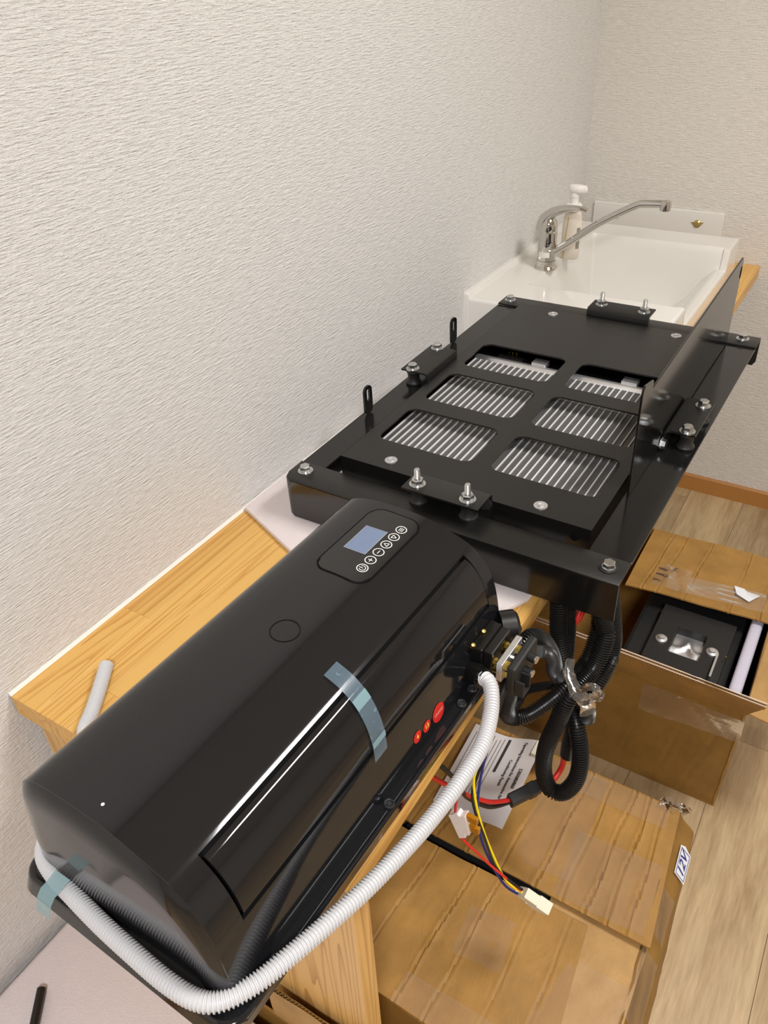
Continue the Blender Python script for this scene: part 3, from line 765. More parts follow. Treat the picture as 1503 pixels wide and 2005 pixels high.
# front and far rails: angle section, side rails flat straps with an inner lip
fr_ = MB(); fo = [(0.099, 0.460), (0.6065, 0.4625), (0.6065, 0.512), (0.083, 0.512), (0.083, 0.478), (0.088, 0.465)]
obj('front_rail', MB().prism(fo, 2, ZT - 0.004, ZT), 'powder', cf, bevel=0.0014, smooth=0.6)
lg = MB(); lg.add([(0.083, 0.478, ZT - 0.003), (0.088, 0.465, ZT - 0.003), (0.099, 0.4595, ZT - 0.003), (0.6065, 0.462, ZT - 0.003), (0.083, 0.478, 0.014), (0.088, 0.465, 0.014), (0.099, 0.4595, 0.014), (0.6065, 0.462, 0.022),
                   (0.087, 0.480, ZT - 0.003), (0.091, 0.469, ZT - 0.003), (0.1, 0.4635, ZT - 0.003), (0.6065, 0.466, ZT - 0.003), (0.087, 0.480, 0.014), (0.091, 0.469, 0.014), (0.1, 0.4635, 0.014), (0.6065, 0.466, 0.022)],
                  [(0, 1, 5, 4), (1, 2, 6, 5), (2, 3, 7, 6), (8, 12, 13, 9), (9, 13, 14, 10), (10, 14, 15, 11), (3, 11, 15, 7), (0, 4, 12, 8), (4, 5, 13, 12), (5, 6, 14, 13), (6, 7, 15, 14), (0, 8, 9, 1), (1, 9, 10, 2), (2, 10, 11, 3)])
obj('front_flange', lg, 'powder_gloss', cf, smooth=0.5)
obj('far_rail', MB().prism([(0.0855, 1.212), (0.6085, 1.214), (0.6085, 1.260), (0.0850, 1.257)], 2, ZT - 0.001, ZT + 0.003), 'powder', cf, bevel=0.001, smooth=0.6)
obj('far_flange', MB().prism([(0.470, ZT - 0.001), (0.6085, ZT - 0.001), (0.6085, 0.038), (0.6035, 0.030), (0.470, 0.030)], 1, 1.256, 1.2598), 'powder', cf)
obj('left_rail', MB().box((0.0850, 0.512, ZT - 0.005), (0.1285, 1.2125, ZT - 0.001)), 'powder_gloss', cf, bevel=0.0008)
obj('left_lip', MB().box((0.0850, 0.512, 0.012), (0.0885, 1.205, ZT - 0.005)), 'powder', cf)
obj('right_rail', MB().prism([(0.549, 0.512), (0.6065, 0.512), (0.6080, 1.214), (0.549, 1.214)], 2, ZT - 0.005, ZT - 0.001), 'powder_gloss', cf, bevel=0.0008)
obj('right_lip', MB().box((0.549, 0.512, 0.03), (0.5525, 1.214, ZT - 0.005)), 'powder', cf)
# bolts
def hexhead(h, r, z0):
    return [(0.0, z0), (r, z0), (r, z0 + h * 0.82), (r * 0.86, z0 + h), (0.0, z0 + h)]
bolt0 = []
def bolt(x, y, z, kind, black=False, sc=1.0):
    ang = random.random()
    b = obj('bolt', MB().lathe([(0, 0.0012), (0.0088, 0.0012), (0.0088, 0.0030), (0.0, 0.0030)], n=24), 'zinc', cf, smooth=0.5, loc=None, local=True)
    b.location = Vector((x, y, z)) - cf.location; b.rotation_euler = (0, 0, ang)
    wsh = obj('washer', MB().lathe([(0.0, 0.0), (0.0118, 0.0), (0.0118, 0.0014), (0.0, 0.0014)], n=28), 'black' if black else 'zinc', b, local=True, smooth=0.5)
    if kind == 'hex':
        obj('hex_head', MB().lathe(hexhead(0.0072, 0.0083, 0.0030), n=6), 'zinc', b, local=True)
    else:
        obj('nut', MB().lathe(hexhead(0.0072, 0.0090, 0.0030), n=6), 'zinc', b, local=True)
        prof = [(0.0, 0.0100)] + [(0.0046 if k % 2 else 0.0040, 0.0104 + 0.0008 * k) for k in range(18)] + [(0.0036, 0.0255), (0.0, 0.0255)]
        obj('stud', MB().lathe(prof, n=14), 'zinc', b, local=True, smooth=0.4)
    return b
bolt(0.1065, 0.490, ZT, 'hex'); bolt(0.5840, 0.4885, ZT, 'hex', True); bolt(0.579, 1.2405, ZT + 0.003, 'hex'); bolt(0.1030, 1.2360, ZT + 0.003, 'hex')
# cover plate with six rounded windows
PX0, PX1, PY0, PY1, PZ = 0.1440, 0.544, 0.5325, 1.1945, 0.098
wx = [(0.1645, 0.3290), (0.3590, 0.5265)]; wy = [(0.604, 0.712), (0.750, 0.856), (0.892, 0.994)]
cx_ = [PX0, 0.344, PX1]; cyy = [PY0, 0.731, 0.874, 1.035, PY1]
mb = MB()
def cell(X0, X1, Y0, Y1, win):
    if win is None: mb.add([(X0, Y0, PZ), (X1, Y0, PZ), (X1, Y1, PZ), (X0, Y1, PZ)], [(0, 1, 2, 3)]); return
    a0, a1, b0_, b1 = win; r = 0.016; k = 6
    loop = rrect(a0, b0_, a1, b1, r, k); out = []
    cor = [(X1, Y0), (X1, Y1), (X0, Y1), (X0, Y0)]
    side = [((a1, Y0), (X1, b0_)), ((X1, b1), (a1, Y1)), ((a0, Y1), (X0, b1)), ((X0, b0_), (a0, Y0))]
    for c in range(4):
        s0 = (loop[c * (k + 1)][0], Y0) if c == 0 else (X1, loop[c * (k + 1)][1]) if c == 1 else (loop[c * (k + 1)][0], Y1) if c == 2 else (X0, loop[c * (k + 1)][1])
        e = loop[c * (k + 1) + k]
        s1 = (X1, e[1]) if c == 0 else (e[0], Y1) if c == 1 else (X0, e[1]) if c == 2 else (e[0], Y0)
        for q in range(k + 1):
            t = q / k
            if t <= 0.5: f = t * 2; out.append((s0[0] + (cor[c][0] - s0[0]) * f, s0[1] + (cor[c][1] - s0[1]) * f))
            else: f = t * 2 - 1; out.append((cor[c][0] + (s1[0] - cor[c][0]) * f, cor[c][1] + (s1[1] - cor[c][1]) * f))
    N = len(loop)
    mb.add([(x, y, PZ) for x, y in loop] + [(x, y, PZ) for x, y in out] + [(x, y, PZ - 0.003) for x, y in loop],
           [(i, N + i, N + (i + 1) % N, (i + 1) % N) for i in range(N)] + [(i, (i + 1) % N, 2 * N + (i + 1) % N, 2 * N + i) for i in range(N)])
for c in range(2):
    for r in range(4):
        cell(cx_[c], cx_[c + 1], cyy[r], cyy[r + 1], (wx[c][0], wx[c][1], wy[r][0], wy[r][1]) if r < 3 else None)
bm_ = MB(); 
obj('cover_plate', mb, 'powder', cf)
obj('cover_front', MB().box((PX0, PY0, 0.045), (PX1, PY0 + 0.002, PZ - 0.0002)), 'powder_gloss', cf)
obj('cover_side', MB().box((PX1 - 0.002, PY0 + 0.002, 0.030), (PX1, PY1, PZ - 0.0002)), 'powder_gloss', cf)
obj('cover_side', MB().box((PX0, PY0 + 0.002, 0.030), (PX0 + 0.002, PY1, PZ - 0.0002)), 'powder_gloss', cf)
obj('cover_back', MB().box((PX0 + 0.002, PY1 - 0.002, 0.030), (PX1 - 0.002, PY1, PZ - 0.0002)), 'powder_gloss', cf)
obj('dark_backing', MB().box((PX0 + 0.002, PY0 + 0.002, 0.028), (PX1 - 0.002, PY1 - 0.002, 0.032)), 'black', cf)  # black sheet added to keep the inside of the cover dark
obj('grey_tab', MB().box((0.410, 0.524, 0.050), (0.440, 0.5305, 0.078)), 'zinc', cf) if False else None
for x in (0.163, 0.522): obj('hole_shade', MB().prism([(x + 0.006 * math.cos(2 * PI * k / 16), 0.080 + 0.0075 * math.sin(2 * PI * k / 16)) for k in range(16)], 1, PY0 - 0.0004, PY0), 'void', cf)  # flat dark discs painted for the shade in two oval holes
for x, y in ((0.2205, 0.5566), (0.4640, 0.5530), (0.2245, 1.1760), (0.4715, 1.1750)):
    s = obj('cover_screw', MB().lathe([(0.0, 0.0), (0.0098, 0.0), (0.0096, 0.001), (0.0050, 0.0016), (0.0048, 0.0030), (0.0026, 0.0036), (0.0022, 0.0026), (0.0, 0.0026)], (x, y, PZ), n=22), 'alu', cf, smooth=0.5)
# condenser core
core = obj('fin_core', MB().box((0.150, 0.560, 0.052), (0.538, 0.972, 0.0725)), 'fins', cf)
x = 0.1545; tube0 = None
while x < 0.536:
    mbt = MB().box((x - 0.00075, 0.561, 0.0725), (x + 0.00075, 0.971, 0.0752)) if tube0 is None else None
    if tube0 is None: tube0 = obj('flat_tube', mbt, 'tube_white', core); tx0 = x
    else: dup(tube0, core, (x - tx0, 0, 0))
    x += 0.01185
hd_ = obj('header_tank', MB().lathe([(0.0, 0.0), (0.011, 0.001), (0.0125, 0.004), (0.0125, 0.386), (0.011, 0.389), (0.0, 0.390)], (0.149, 0.982, 0.0655), (1, 0, 0), 20), 'alu', cf, smooth=0.6)
obj('tank_bracket', MB().box((0.262, 0.985, 0.073), (0.290, 1.006, 0.082)), 'alu', cf, bevel=0.001)
obj('tank_bracket', MB().box((0.432, 0.985, 0.073), (0.460, 1.006, 0.082)), 'alu', cf, bevel=0.001)
for x in (0.199, 0.208, 0.216): obj('brass_pin', MB().lathe([(0.0, 0.0), (0.0016, 0.0), (0.0016, 0.014), (0.0, 0.014)], (x, 1.022, 0.062), (0.2 if x < 0.2 else 0, 0, 1), 8), 'brass', cf)
obj('receiver_pipe', MB().tube([(0.185, 1.012, 0.060), (0.235, 1.012, 0.060)], 0.012, 14), 'black', cf, smooth=0.6)
# rubber mount brackets
def mount(x, y, top, flare=0.0):
    h = top - ZT
    return obj('rubber_mount', MB().lathe([(0.0, 0.0), (0.0135, 0.0), (0.0138, 0.003), (0.0105, 0.008), (0.0105, h - 0.007), (0.0125, h - 0.003), (0.0118, h), (0.0, h)], (x, y, ZT), n=22), 'rubber', cf, smooth=0.6)
ZB = 0.112
def angle_bracket(x0, x1, y0, y1, web, wz0):
    """flange at ZB with a folded web on side web ('y1','y0','x0','x1')"""
    m_ = MB(); t = 0.003
    if web in ('y0', 'y1'):
        ya, s = (y1, 1) if web == 'y1' else (y0, -1); yo = y0 if web == 'y1' else y1
        P2 = [(yo, ZB), (ya - s * 0.006, ZB), (ya - s * 0.0018, ZB - 0.0018), (ya, ZB - 0.006), (ya, wz0), (ya - s * t, wz0), (ya - s * t, ZB - 0.006), (ya - s * 0.006, ZB - t), (yo, ZB - t)]
        m_.prism(P2 if s > 0 else P2[::-1], 0, x0, x1)
    else:
        xa, s = (x1, 1) if web == 'x1' else (x0, -1); xo = x0 if web == 'x1' else x1
        P2 = [(xo, ZB), (xa - s * 0.006, ZB), (xa - s * 0.0018, ZB - 0.0018), (xa, ZB - 0.006), (xa, wz0), (xa - s * t, wz0), (xa - s * t, ZB - 0.006), (xa - s * 0.006, ZB - t), (xo, ZB - t)]
        m_.prism(P2, 1, y0, y1)
    return obj('mount_bracket', m_, 'powder', cf, smooth=0.6)
angle_bracket(0.2815, 0.4015, 0.4855, 0.5315, 'y1', 0.060); [mount(x, 0.503, ZB - 0.003) for x in (0.299, 0.379)]; bolt(0.2987, 0.5023, ZB, 'stud'); bolt(0.3782, 0.5018, ZB, 'stud')
ob = obj('spare_bolt_end', MB().lathe([(0, 0), (0.008, 0.0), (0.0095, 0.002), (0.0095, 0.006), (0.0, 0.0065)], (0.394, 0.526, 0.097), (0.35, -0.9, 0), 6), 'black', cf)
angle_bracket(0.0890, 0.1430, 0.805, 0.915, 'x1', 0.086); [mount(0.108, y, ZB - 0.003) for y in (0.816, 0.907)]; bolt(0.1082, 0.8135, ZB, 'hex'); bolt(0.1066, 0.9065, ZB, 'hex')
angle_bracket(0.5565, 0.6030, 0.804, 0.920, 'x0', 0.070); [mount(0.589, y, ZB - 0.003) for y in (0.816, 0.904)]; bolt(0.5884, 0.8130, ZB, 'hex'); bolt(0.5890, 0.9013, ZB, 'hex')
angle_bracket(0.2850, 0.4090, 1.2030, 1.2500, 'y0', 0.083); [mount(x, 1.233, ZB - 0.003) for x in (0.307, 0.393)]; bolt(0.3056, 1.2290, ZB, 'stud'); bolt(0.3926, 1.2255, ZB, 'stud')
obj('web_bolt', MB().lathe([(0, 0), (0.0105, 0.0), (0.0105, 0.002), (0.0078, 0.002), (0.0078, 0.008), (0, 0.009)], (0.5575, 0.794, 0.093), (1, -0.1, 0), 6), 'zinc', cf)
# slotted tabs on the left rail
for y in (0.686, 0.998):
    sl = MB(); outer = rrect(-0.0115, 0.0, 0.0115, 0.052, 0.0105, 6); inner = rrect(-0.0042, 0.024, 0.0042, 0.0465, 0.0041, 6); n = len(outer)
    X0_, X1_ = 0.0935 if y < 0.8 else 0.0895, 0.0970 if y < 0.8 else 0.0930
    def T(p, xx): return (xx, y + p[0], ZT - 0.0005 + p[1])
    sl.add([T(p, X0_) for p in outer] + [T(p, X0_) for p in inner] + [T(p, X1_) for p in outer] + [T(p, X1_) for p in inner],
           [q for i in range(n) for j in [(i + 1) % n] for q in ((i, n + i, n + j, j), (2 * n + i, 2 * n + j, 3 * n + j, 3 * n + i), (i, j, 2 * n + j, 2 * n + i), (n + i, 3 * n + i, 3 * n + j, n + j))])
    obj('slotted_tab', sl, 'powder_gloss', cf)
# tall side plate
sp_ = [(0.650, ZT - 0.0005), (0.6445, 0.244), (0.6460, 0.2515), (0.6515, 0.2560), (0.6910, 0.2465), (0.6925, 0.2330), (1.205, 0.2490), (1.2125, 0.2430), (1.2200, 0.087)]
spo = obj('side_plate', MB().prism(sp_, 0, 0.5530, 0.5560), 'plate_gloss', cf, bevel=0.0006, seg=1)
obj('slot_shade', MB().prism([(1.2060 + 0.004 * math.cos(2 * PI * k / 14), 0.222 + 0.011 * math.sin(2 * PI * k / 14)) for k in range(14)], 0, 0.5562, 0.5566), 'void', spo)  # dark oval laid on the plate as the shade of a slot

# the far end of the assembly rests a little higher: small pitch about the front left corner
Mr = Matrix.Translation((0.105, 0.49, 0.083)) @ Matrix.Rotation(0.0186, 4, 'X') @ Matrix.Rotation(-0.0115, 4, 'Z') @ Matrix.Translation((-0.105, -0.49, -0.083))
cf.matrix_basis = Mr @ cf.matrix_basis

# ================================================================= FOAM SHEETS ON THE WORKTOP
mb = MB().prism([(0.006, 0.448), (0.155, 0.386), (0.300, 0.402), (0.455, 0.388), (0.490, 0.462), (0.490, 1.225), (0.006, 1.225)], 2, 0.0004, 0.0092)
tag(obj('foam_sheet', mb, 'foam', bevel=0.003, smooth=0.6), 'white foam sheet lying on the worktop under the black frame', 'foam')

# ================================================================= CARDBOARD BOXES
def cgrid(p00, p10, p11, p01, nu, nv, disp):
    a, b, c, d = (Vector(p) for p in (p00, p10, p11, p01)); g = []
    for i in range(nu + 1):
        s = i / nu; r = []
        for j in range(nv + 1):
            t = j / nv; p = a.lerp(b, s).lerp(d.lerp(c, s), t); nrm = ((b - a).cross(d - a)).normalized()
            r.append(tuple(p + nrm * disp(s, t)))
        g.append(r)
    return g
def creases(pos, depth=0.0022, wdt=0.012, wob=0.0016, seed=0):
    rnd = random.Random(seed); ph = [rnd.uniform(0, 6.28) for _ in range(6)]
    def f(s, t):
        z = wob * (math.sin(5 * s + ph[0]) * math.sin(4 * t + ph[1]) + 0.5 * math.sin(11 * s + 3 * t + ph[2]))
        for p, sl, d in pos:
            q = (s - p - sl * (t - 0.5) - 0.004 * math.sin(9 * t + 31 * p)) / wdt
            k = d * (0.8 + 0.2 * math.sin(7 * t + 40 * p))
            z += depth * k * (0.6 * math.exp(-((q + 0.9) * 1.3) ** 2) - math.exp(-(q * 1.3) ** 2) + 0.5 * math.exp(-((q - 1.0) * 1.3) ** 2))
        z += 0.0009 * math.sin(23 * t + 9 * math.sin(4 * s + ph[3]) + ph[4]) * max(0, math.sin(6 * s + ph[5])) ** 3
        return z
    return f
def panel(name, par, p00, p10, p11, p01, mat='card', nu=60, nv=14, disp=None, th=0.0035, label=None):
    g = cgrid(p00, p10, p11, p01, nu, nv, disp or creases([], wob=0.001, seed=len(bpy.data.objects)))
    return obj(name, MB().film(g) if mat == 'tape_clear' else MB().sheet(g, th), mat, par, smooth=0.5, label=label)

# ---- box B: taped shut, in front, beside the leg panel
bB = thing('cardboard_box', 'wide taped cardboard box with a 12V sticker beside the pine leg', 'box', (0.54, 0.37, FZ), 0, 'cardboard boxes on the floor')
zt = -0.500
panel('far_flap', bB, (0.318, 0.3735, zt + 0.004), (0.757, 0.3660, zt + 0.007), (0.7345, 0.622, zt + 0.003), (0.318, 0.634, zt), 'card', 170, 16,
      creases([(0.08, 0.05, 1), (0.20, 0.06, .9), (0.33, 0.05, 1.2), (0.47, 0.06, .7), (0.60, 0.05, 1.3), (0.70, 0.04, .8), (0.79, 0.05, 1.2), (0.86, 0.04, 1.3), (0.93, 0.03, 1.1)], 0.0030, 0.0085, 0.0022, 3))
panel('near_flap', bB, (0.318, 0.116, zt - 0.004), (0.690, 0.110, zt - 0.003), (0.666, 0.3555, zt - 0.001), (0.318, 0.362, zt - 0.002), 'card', 140, 16,
      creases([(0.22, 0.06, .8), (0.42, 0.07, 1.3), (0.55, 0.06, 1), (0.74, 0.05, .5), (0.9, 0.06, .6)], 0.0030, 0.0085, 0.0020, 5))
panel('end_flap', bB, (0.600, 0.109, zt - 0.009), (0.7575, 0.107, zt - 0.008), (0.7535, 0.372, zt - 0.006), (0.600, 0.375, zt - 0.007), 'card_in', 30, 24,
      (lambda f: (lambda s, t: f(t, s)))(creases([(0.55, 0.1, 1.4), (0.93, 0.02, 1.3)], 0.002, 0.03, 0.001, 6)))
bulge = lambda t: 0.020 * math.exp(-((t - 0.74) / 0.2) ** 2) * min(1, (1 - t) / 0.18)
rwc = creases([(0.3, 0.1, 1), (0.55, -0.2, 1.2), (0.8, 0.2, 1)], 0.002, 0.04, 0.0015, 8)
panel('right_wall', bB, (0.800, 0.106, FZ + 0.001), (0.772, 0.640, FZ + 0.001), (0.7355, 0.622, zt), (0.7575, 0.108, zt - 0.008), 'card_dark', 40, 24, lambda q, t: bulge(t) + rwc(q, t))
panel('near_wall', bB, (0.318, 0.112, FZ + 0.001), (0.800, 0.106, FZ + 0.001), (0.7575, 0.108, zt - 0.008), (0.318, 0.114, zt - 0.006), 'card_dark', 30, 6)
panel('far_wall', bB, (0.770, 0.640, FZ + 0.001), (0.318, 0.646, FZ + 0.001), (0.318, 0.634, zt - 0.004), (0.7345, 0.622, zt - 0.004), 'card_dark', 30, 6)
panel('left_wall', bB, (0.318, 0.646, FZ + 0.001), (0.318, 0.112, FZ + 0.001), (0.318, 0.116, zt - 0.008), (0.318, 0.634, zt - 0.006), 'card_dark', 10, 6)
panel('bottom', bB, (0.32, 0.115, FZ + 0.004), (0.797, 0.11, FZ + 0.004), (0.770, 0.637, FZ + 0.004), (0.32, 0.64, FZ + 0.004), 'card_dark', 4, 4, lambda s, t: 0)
obj('inner_pad', MB().box((0.33, 0.30, zt - 0.05), (0.72, 0.45, zt - 0.022)), 'black', bB, bevel=0.004)
def clear(par, x0, y0, x1, y1, z, seed, rot=0.0):
    f = creases([(0.3, 0.3, 1), (0.7, -0.4, 1)], 0.001, 0.05, 0.0009, seed); c, s = math.cos(rot), math.sin(rot); cx0, cy0 = (x0 + x1) / 2, (y0 + y1) / 2
    rr = lambda x, y: (cx0 + (x - cx0) * c - (y - cy0) * s, cy0 + (x - cx0) * s + (y - cy0) * c, z)
    return obj('packing_tape', MB().film(cgrid(rr(x0, y0), rr(x1, y0), rr(x1, y1), rr(x0, y1), 14, 14, f)), 'tape_clear', par, smooth=0.7)
clear(bB, 0.515, 0.40, 0.615, 0.615, zt + 0.0078, 1, 0.05); clear(bB, 0.60, 0.375, 0.74, 0.50, zt + 0.0085, 2, 0.03); clear(bB, 0.34, 0.57, 0.72, 0.617, zt + 0.0075, 3); clear(bB, 0.50, 0.22, 0.575, 0.30, zt + 0.001, 4, 0.1)
clear(bB, 0.46, 0.113, 0.60, 0.16, zt + 0.0005, 5); clear(bB, 0.64, 0.12, 0.75, 0.30, zt - 0.0015, 6)
# tape wrapped over the right edge, one crumpled corner
panel('packing_tape', bB, (0.742, 0.40, zt + 0.008), (0.7720, 0.40, -0.535), (0.7680, 0.48, -0.535), (0.738, 0.48, zt + 0.009), 'tape_clear', 20, 10, creases([(0.4, 0.5, 1)], 0.002, 0.05, 0.0008, 11), 0.0002)
panel('packing_tape', bB, (0.750, 0.26, zt + 0.003), (0.7790, 0.26, -0.538), (0.7730, 0.37, -0.538), (0.746, 0.37, zt + 0.006), 'tape_clear', 20, 10, creases([(0.4, 0.5, 1)], 0.002, 0.05, 0.0008, 12), 0.0002)
cr = MB(); rnd = random.Random(4); g = [[(0.700 + 0.048 * i / 8 + rnd.uniform(-.004, .004), 0.610 + 0.035 * j / 8 + rnd.uniform(-.004, .004), zt + 0.004 + rnd.uniform(0, 0.014) - (0.02 * (j / 8) ** 2)) for j in range(9)] for i in range(9)]
cr.film(g); obj('crumpled_tape', cr, 'wrap', bB, smooth=1.2)
# 12V sticker on the right wall
def wallB(y, z):
    t = (z - FZ) / (zt - FZ); s = (y - 0.106) / 0.53; xb = 0.800 + (0.772 - 0.800) * s; xt = 0.7575 + (0.7355 - 0.7575) * s
    return Vector((xb + (xt - xb) * t + 0.0042 + bulge(t), y, z))
p0 = wallB(0.552, -0.5365); upv = (wallB(0.552, -0.528) - wallB(0.552, -0.545)).normalized(); rtv = Vector((-0.05, 1, 0.0)).normalized()
fm = frame(p0, rtv, upv)
lab = obj('voltage_sticker', MB().add([tuple(fm @ Vector(q)) for q in ((-0.027, -0.016, 0), (0.029, -0.017, 0), (0.033, 0.004, 0), (0.026, 0.017, 0), (-0.028, 0.016, 0))], [(0, 1, 2, 3, 4)]), 'label', bB, label='white sticker with 12V written in blue pen')
obj('lettering', text_mb('12V', 0.027, fm, 0.0006, 0.0004, shear=0.15), 'pen', lab)
ln = MB()
for a, b in (((-0.024, -0.0125), (0.026, -0.0135)), ((0.026, -0.0135), (0.0235, 0.0135)), ((0.0235, 0.0135), (-0.025, 0.0125)), ((-0.025, 0.0125), (-0.024, -0.0125))):
    d = Vector((b[0] - a[0], b[1] - a[1], 0)).normalized(); nn = Vector((-d.y, d.x, 0)) * 0.0006; a3, b3 = Vector((a[0], a[1], 0.0006)), Vector((b[0], b[1], 0.0006))
    ln.add([tuple(fm @ q) for q in (a3 - nn, b3 - nn, b3 + nn, a3 + nn)], [(0, 1, 2, 3)])
obj('border', ln, 'pen', lab)

# ---- box A: open, holding a black device, beyond box B
bA = thing('cardboard_box', 'open cardboard box holding a black metal device under the frame corner', 'box', (0.64, 1.09, FZ), 0, 'cardboard boxes on the floor')
za = -0.452; ax0, ax1, ay0, ay1 = 0.300, 0.782, 0.842, 1.335
panel('front_wall', bA, (ax0, ay0, FZ + 0.001), (ax1, ay0 + 0.004, FZ + 0.001), (ax1 + 0.004, ay0, za), (ax0, ay0, za), 'card_dark', 120, 12, creases([(0.12, 0.1, 1), (0.3, 0.14, 1.3), (0.45, 0.12, .7), (0.62, 0.12, 1), (0.78, 0.1, 1.2), (0.9, 0.1, 1.2)], 0.0020, 0.012, 0.003, 21))
panel('front_flap', bA, (ax0, ay0 - 0.001, za), (ax1 + 0.004, ay0 - 0.001, za), (ax1 + 0.030, 0.795, -0.362), (ax0 - 0.005, 0.805, -0.358), 'card', 50, 8, creases([(0.3, 0.02, 1), (0.75, 0.05, 1)], 0.002, 0.014, 0.0018, 22), 0.001)
panel('front_flap_liner', bA, (ax0, ay0 + 0.004, za), (ax1 + 0.004, ay0 + 0.004, za), (ax1 + 0.030, 0.800, -0.360), (ax0 - 0.005, 0.810, -0.356), 'card_in', 50, 8, creases([(0.3, 0.02, 1), (0.75, 0.05, 1)], 0.002, 0.014, 0.0018, 22), 0.001)
fz_ = MB(); NZ = 112
ptsz = []
for k in range(NZ * 2 + 1):
    s = k / (NZ * 2); a = Vector((ax0 - 0.005, 0.8045, -0.3585)).lerp(Vector((ax1 + 0.030, 0.7945, -0.3625)), s); b = Vector((ax0 - 0.005, 0.8098, -0.3565)).lerp(Vector((ax1 + 0.030, 0.7998, -0.3605)), s)
    ptsz.append((a if k % 2 else b) + Vector((0, 0, 0.0004)))
dn = Vector((0, 0.008, -0.018)); g = [[tuple(p), tuple(p + dn)] for p in ptsz]
fz_.sheet(g, 0.0005); obj('fluted_core', fz_, 'card_in', bA, kind='stuff')
eg = MB()
for o_, zz in ((0.0, -0.3585), (0.0055, -0.3562)):
    eg.add([(ax0 - 0.005, 0.8040 + o_, zz), (ax1 + 0.03, 0.794 + o_, zz - 0.004), (ax1 + 0.03, 0.795 + o_, zz - 0.004 + 0.0006), (ax0 - 0.005, 0.8050 + o_, zz + 0.0006)], [(0, 1, 2, 3)])
obj('cut_edge', eg, 'foam', bA)
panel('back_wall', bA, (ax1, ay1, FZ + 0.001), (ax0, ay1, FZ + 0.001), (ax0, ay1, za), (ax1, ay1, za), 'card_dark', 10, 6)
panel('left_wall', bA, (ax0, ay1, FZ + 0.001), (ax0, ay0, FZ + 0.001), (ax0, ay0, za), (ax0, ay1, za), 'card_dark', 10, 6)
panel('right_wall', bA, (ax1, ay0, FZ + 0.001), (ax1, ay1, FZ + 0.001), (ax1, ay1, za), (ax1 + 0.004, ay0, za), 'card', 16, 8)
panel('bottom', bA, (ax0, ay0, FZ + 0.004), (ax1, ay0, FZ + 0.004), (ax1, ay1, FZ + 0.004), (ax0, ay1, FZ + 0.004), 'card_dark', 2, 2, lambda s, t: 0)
panel('far_flap', bA, (0.480, 1.098, za + 0.004), (0.810, 1.118, za + 0.004), (0.795, 1.345, za + 0.002), (0.478, 1.333, za + 0.002), 'card', 140, 12, creases([(0.13, 0.05, 1.2), (0.22, 0.05, .8), (0.40, 0.06, 1), (0.68, 0.05, .8), (0.86, 0.05, 1.4)], 0.0030, 0.0085, 0.0024, 25))
panel('right_flap', bA, (ax1 + 0.002, ay0 + 0.01, za + 0.001), (0.90, 0.83, -0.44), (0.90, 1.08, -0.45), (ax1 + 0.002, 1.10, za + 0.001), 'card_in', 24, 16)
clear(bA, 0.53, 1.12, 0.60, 1.20, za + 0.0105, 31); clear(bA, 0.60, 1.13, 0.76, 1.19, za + 0.0100, 32, 0.1)
panel('packing_tape', bA, (0.60, ay0 - 0.0045, -0.53), (0.79, ay0 - 0.004, -0.52), (0.788, ay0 - 0.012, -0.452), (0.60, ay0 - 0.006, -0.455), 'tape_clear', 24, 8, creases([(0.3, .3, 1), (0.7, -.3, 1)], 0.0025, 0.05, 0.0012, 33), 0.0002)
obj('torn_label', MB().add([(0.700, 1.1700, za + 0.0108), (0.728, 1.1560, za + 0.0108), (0.745, 1.187, za + 0.0108), (0.718, 1.1880, za + 0.0108), (0.712, 1.1950, za + 0.0108), (0.690, 1.196, za + 0.0108)], [(0, 1, 2, 3, 4, 5)]), 'label', bA, label='torn scrap of white label')
# foam strip and black device inside box A
tag(obj('foam_strip', MB().box((0.744, 0.856, -0.70), (0.768, 1.325, -0.462)), 'foam_in', bevel=0.008, seg=3, smooth=0.7), 'white foam strip packed upright inside the open box beside the device', 'foam')
dv = thing('compressor', 'black metal device with an aluminium square lying inside the open box', 'device', (0.62, 1.07, FZ + 0.01))
obj('body', MB().box((0.525, 0.87, FZ + 0.012), (0.738, 1.31, -0.500)), 'black', dv, bevel=0.01)
mb = MB()
for a, b in (((0.572, 0.900), (0.722, 0.9600)), ((0.572, 1.0410), (0.722, 1.10)), ((0.572, 0.9600), (0.6150, 1.0410)), ((0.6755, 0.9600), (0.722, 1.0410))):
    mb.box((a[0], a[1], -0.500), (b[0], b[1], -0.470))
obj('top_plate', mb, 'black', dv)
g = []
for i in range(15):
    r = []
    for j in range(15):
        x = 0.6155 + 0.0595 * i / 14; y = 0.9605 + 0.080 * j / 14; s = (i - 7) / 7
        ridge = 0.006 * math.exp(-((j - 5.5 - 3.2 * math.exp(-(s * 3.2) ** 2)) / 1.3) ** 2) + 0.006 * math.exp(-(s * 3) ** 2 - ((j - 9.5) / 2.6) ** 2)
        r.append((x, y, -0.489 + ridge))
    g.append(r)
obj('embossed_plate', MB().sheet(g, 0.002), 'alu', dv, smooth=0.8)
for x, y in ((0.594, 0.988), (0.694, 0.998)):
    obj('screw', MB().lathe([(0.0125, 0.0), (0.0120, 0.003), (0.0065, 0.0048), (0.006, 0.008), (0.0, 0.0085)], (x, y, -0.470), n=20), 'alu', dv, smooth=0.6)
obj('grey_bracket', MB().box((0.704, 0.915, -0.50), (0.708, 0.985, -0.455)), 'zinc', dv)
obj('wire_end', MB().tube(spline([(0.716, 0.985, -0.48), (0.722, 0.99, -0.462), (0.722, 0.978, -0.45)], n=8), 0.0012, 6), 'brass', dv)

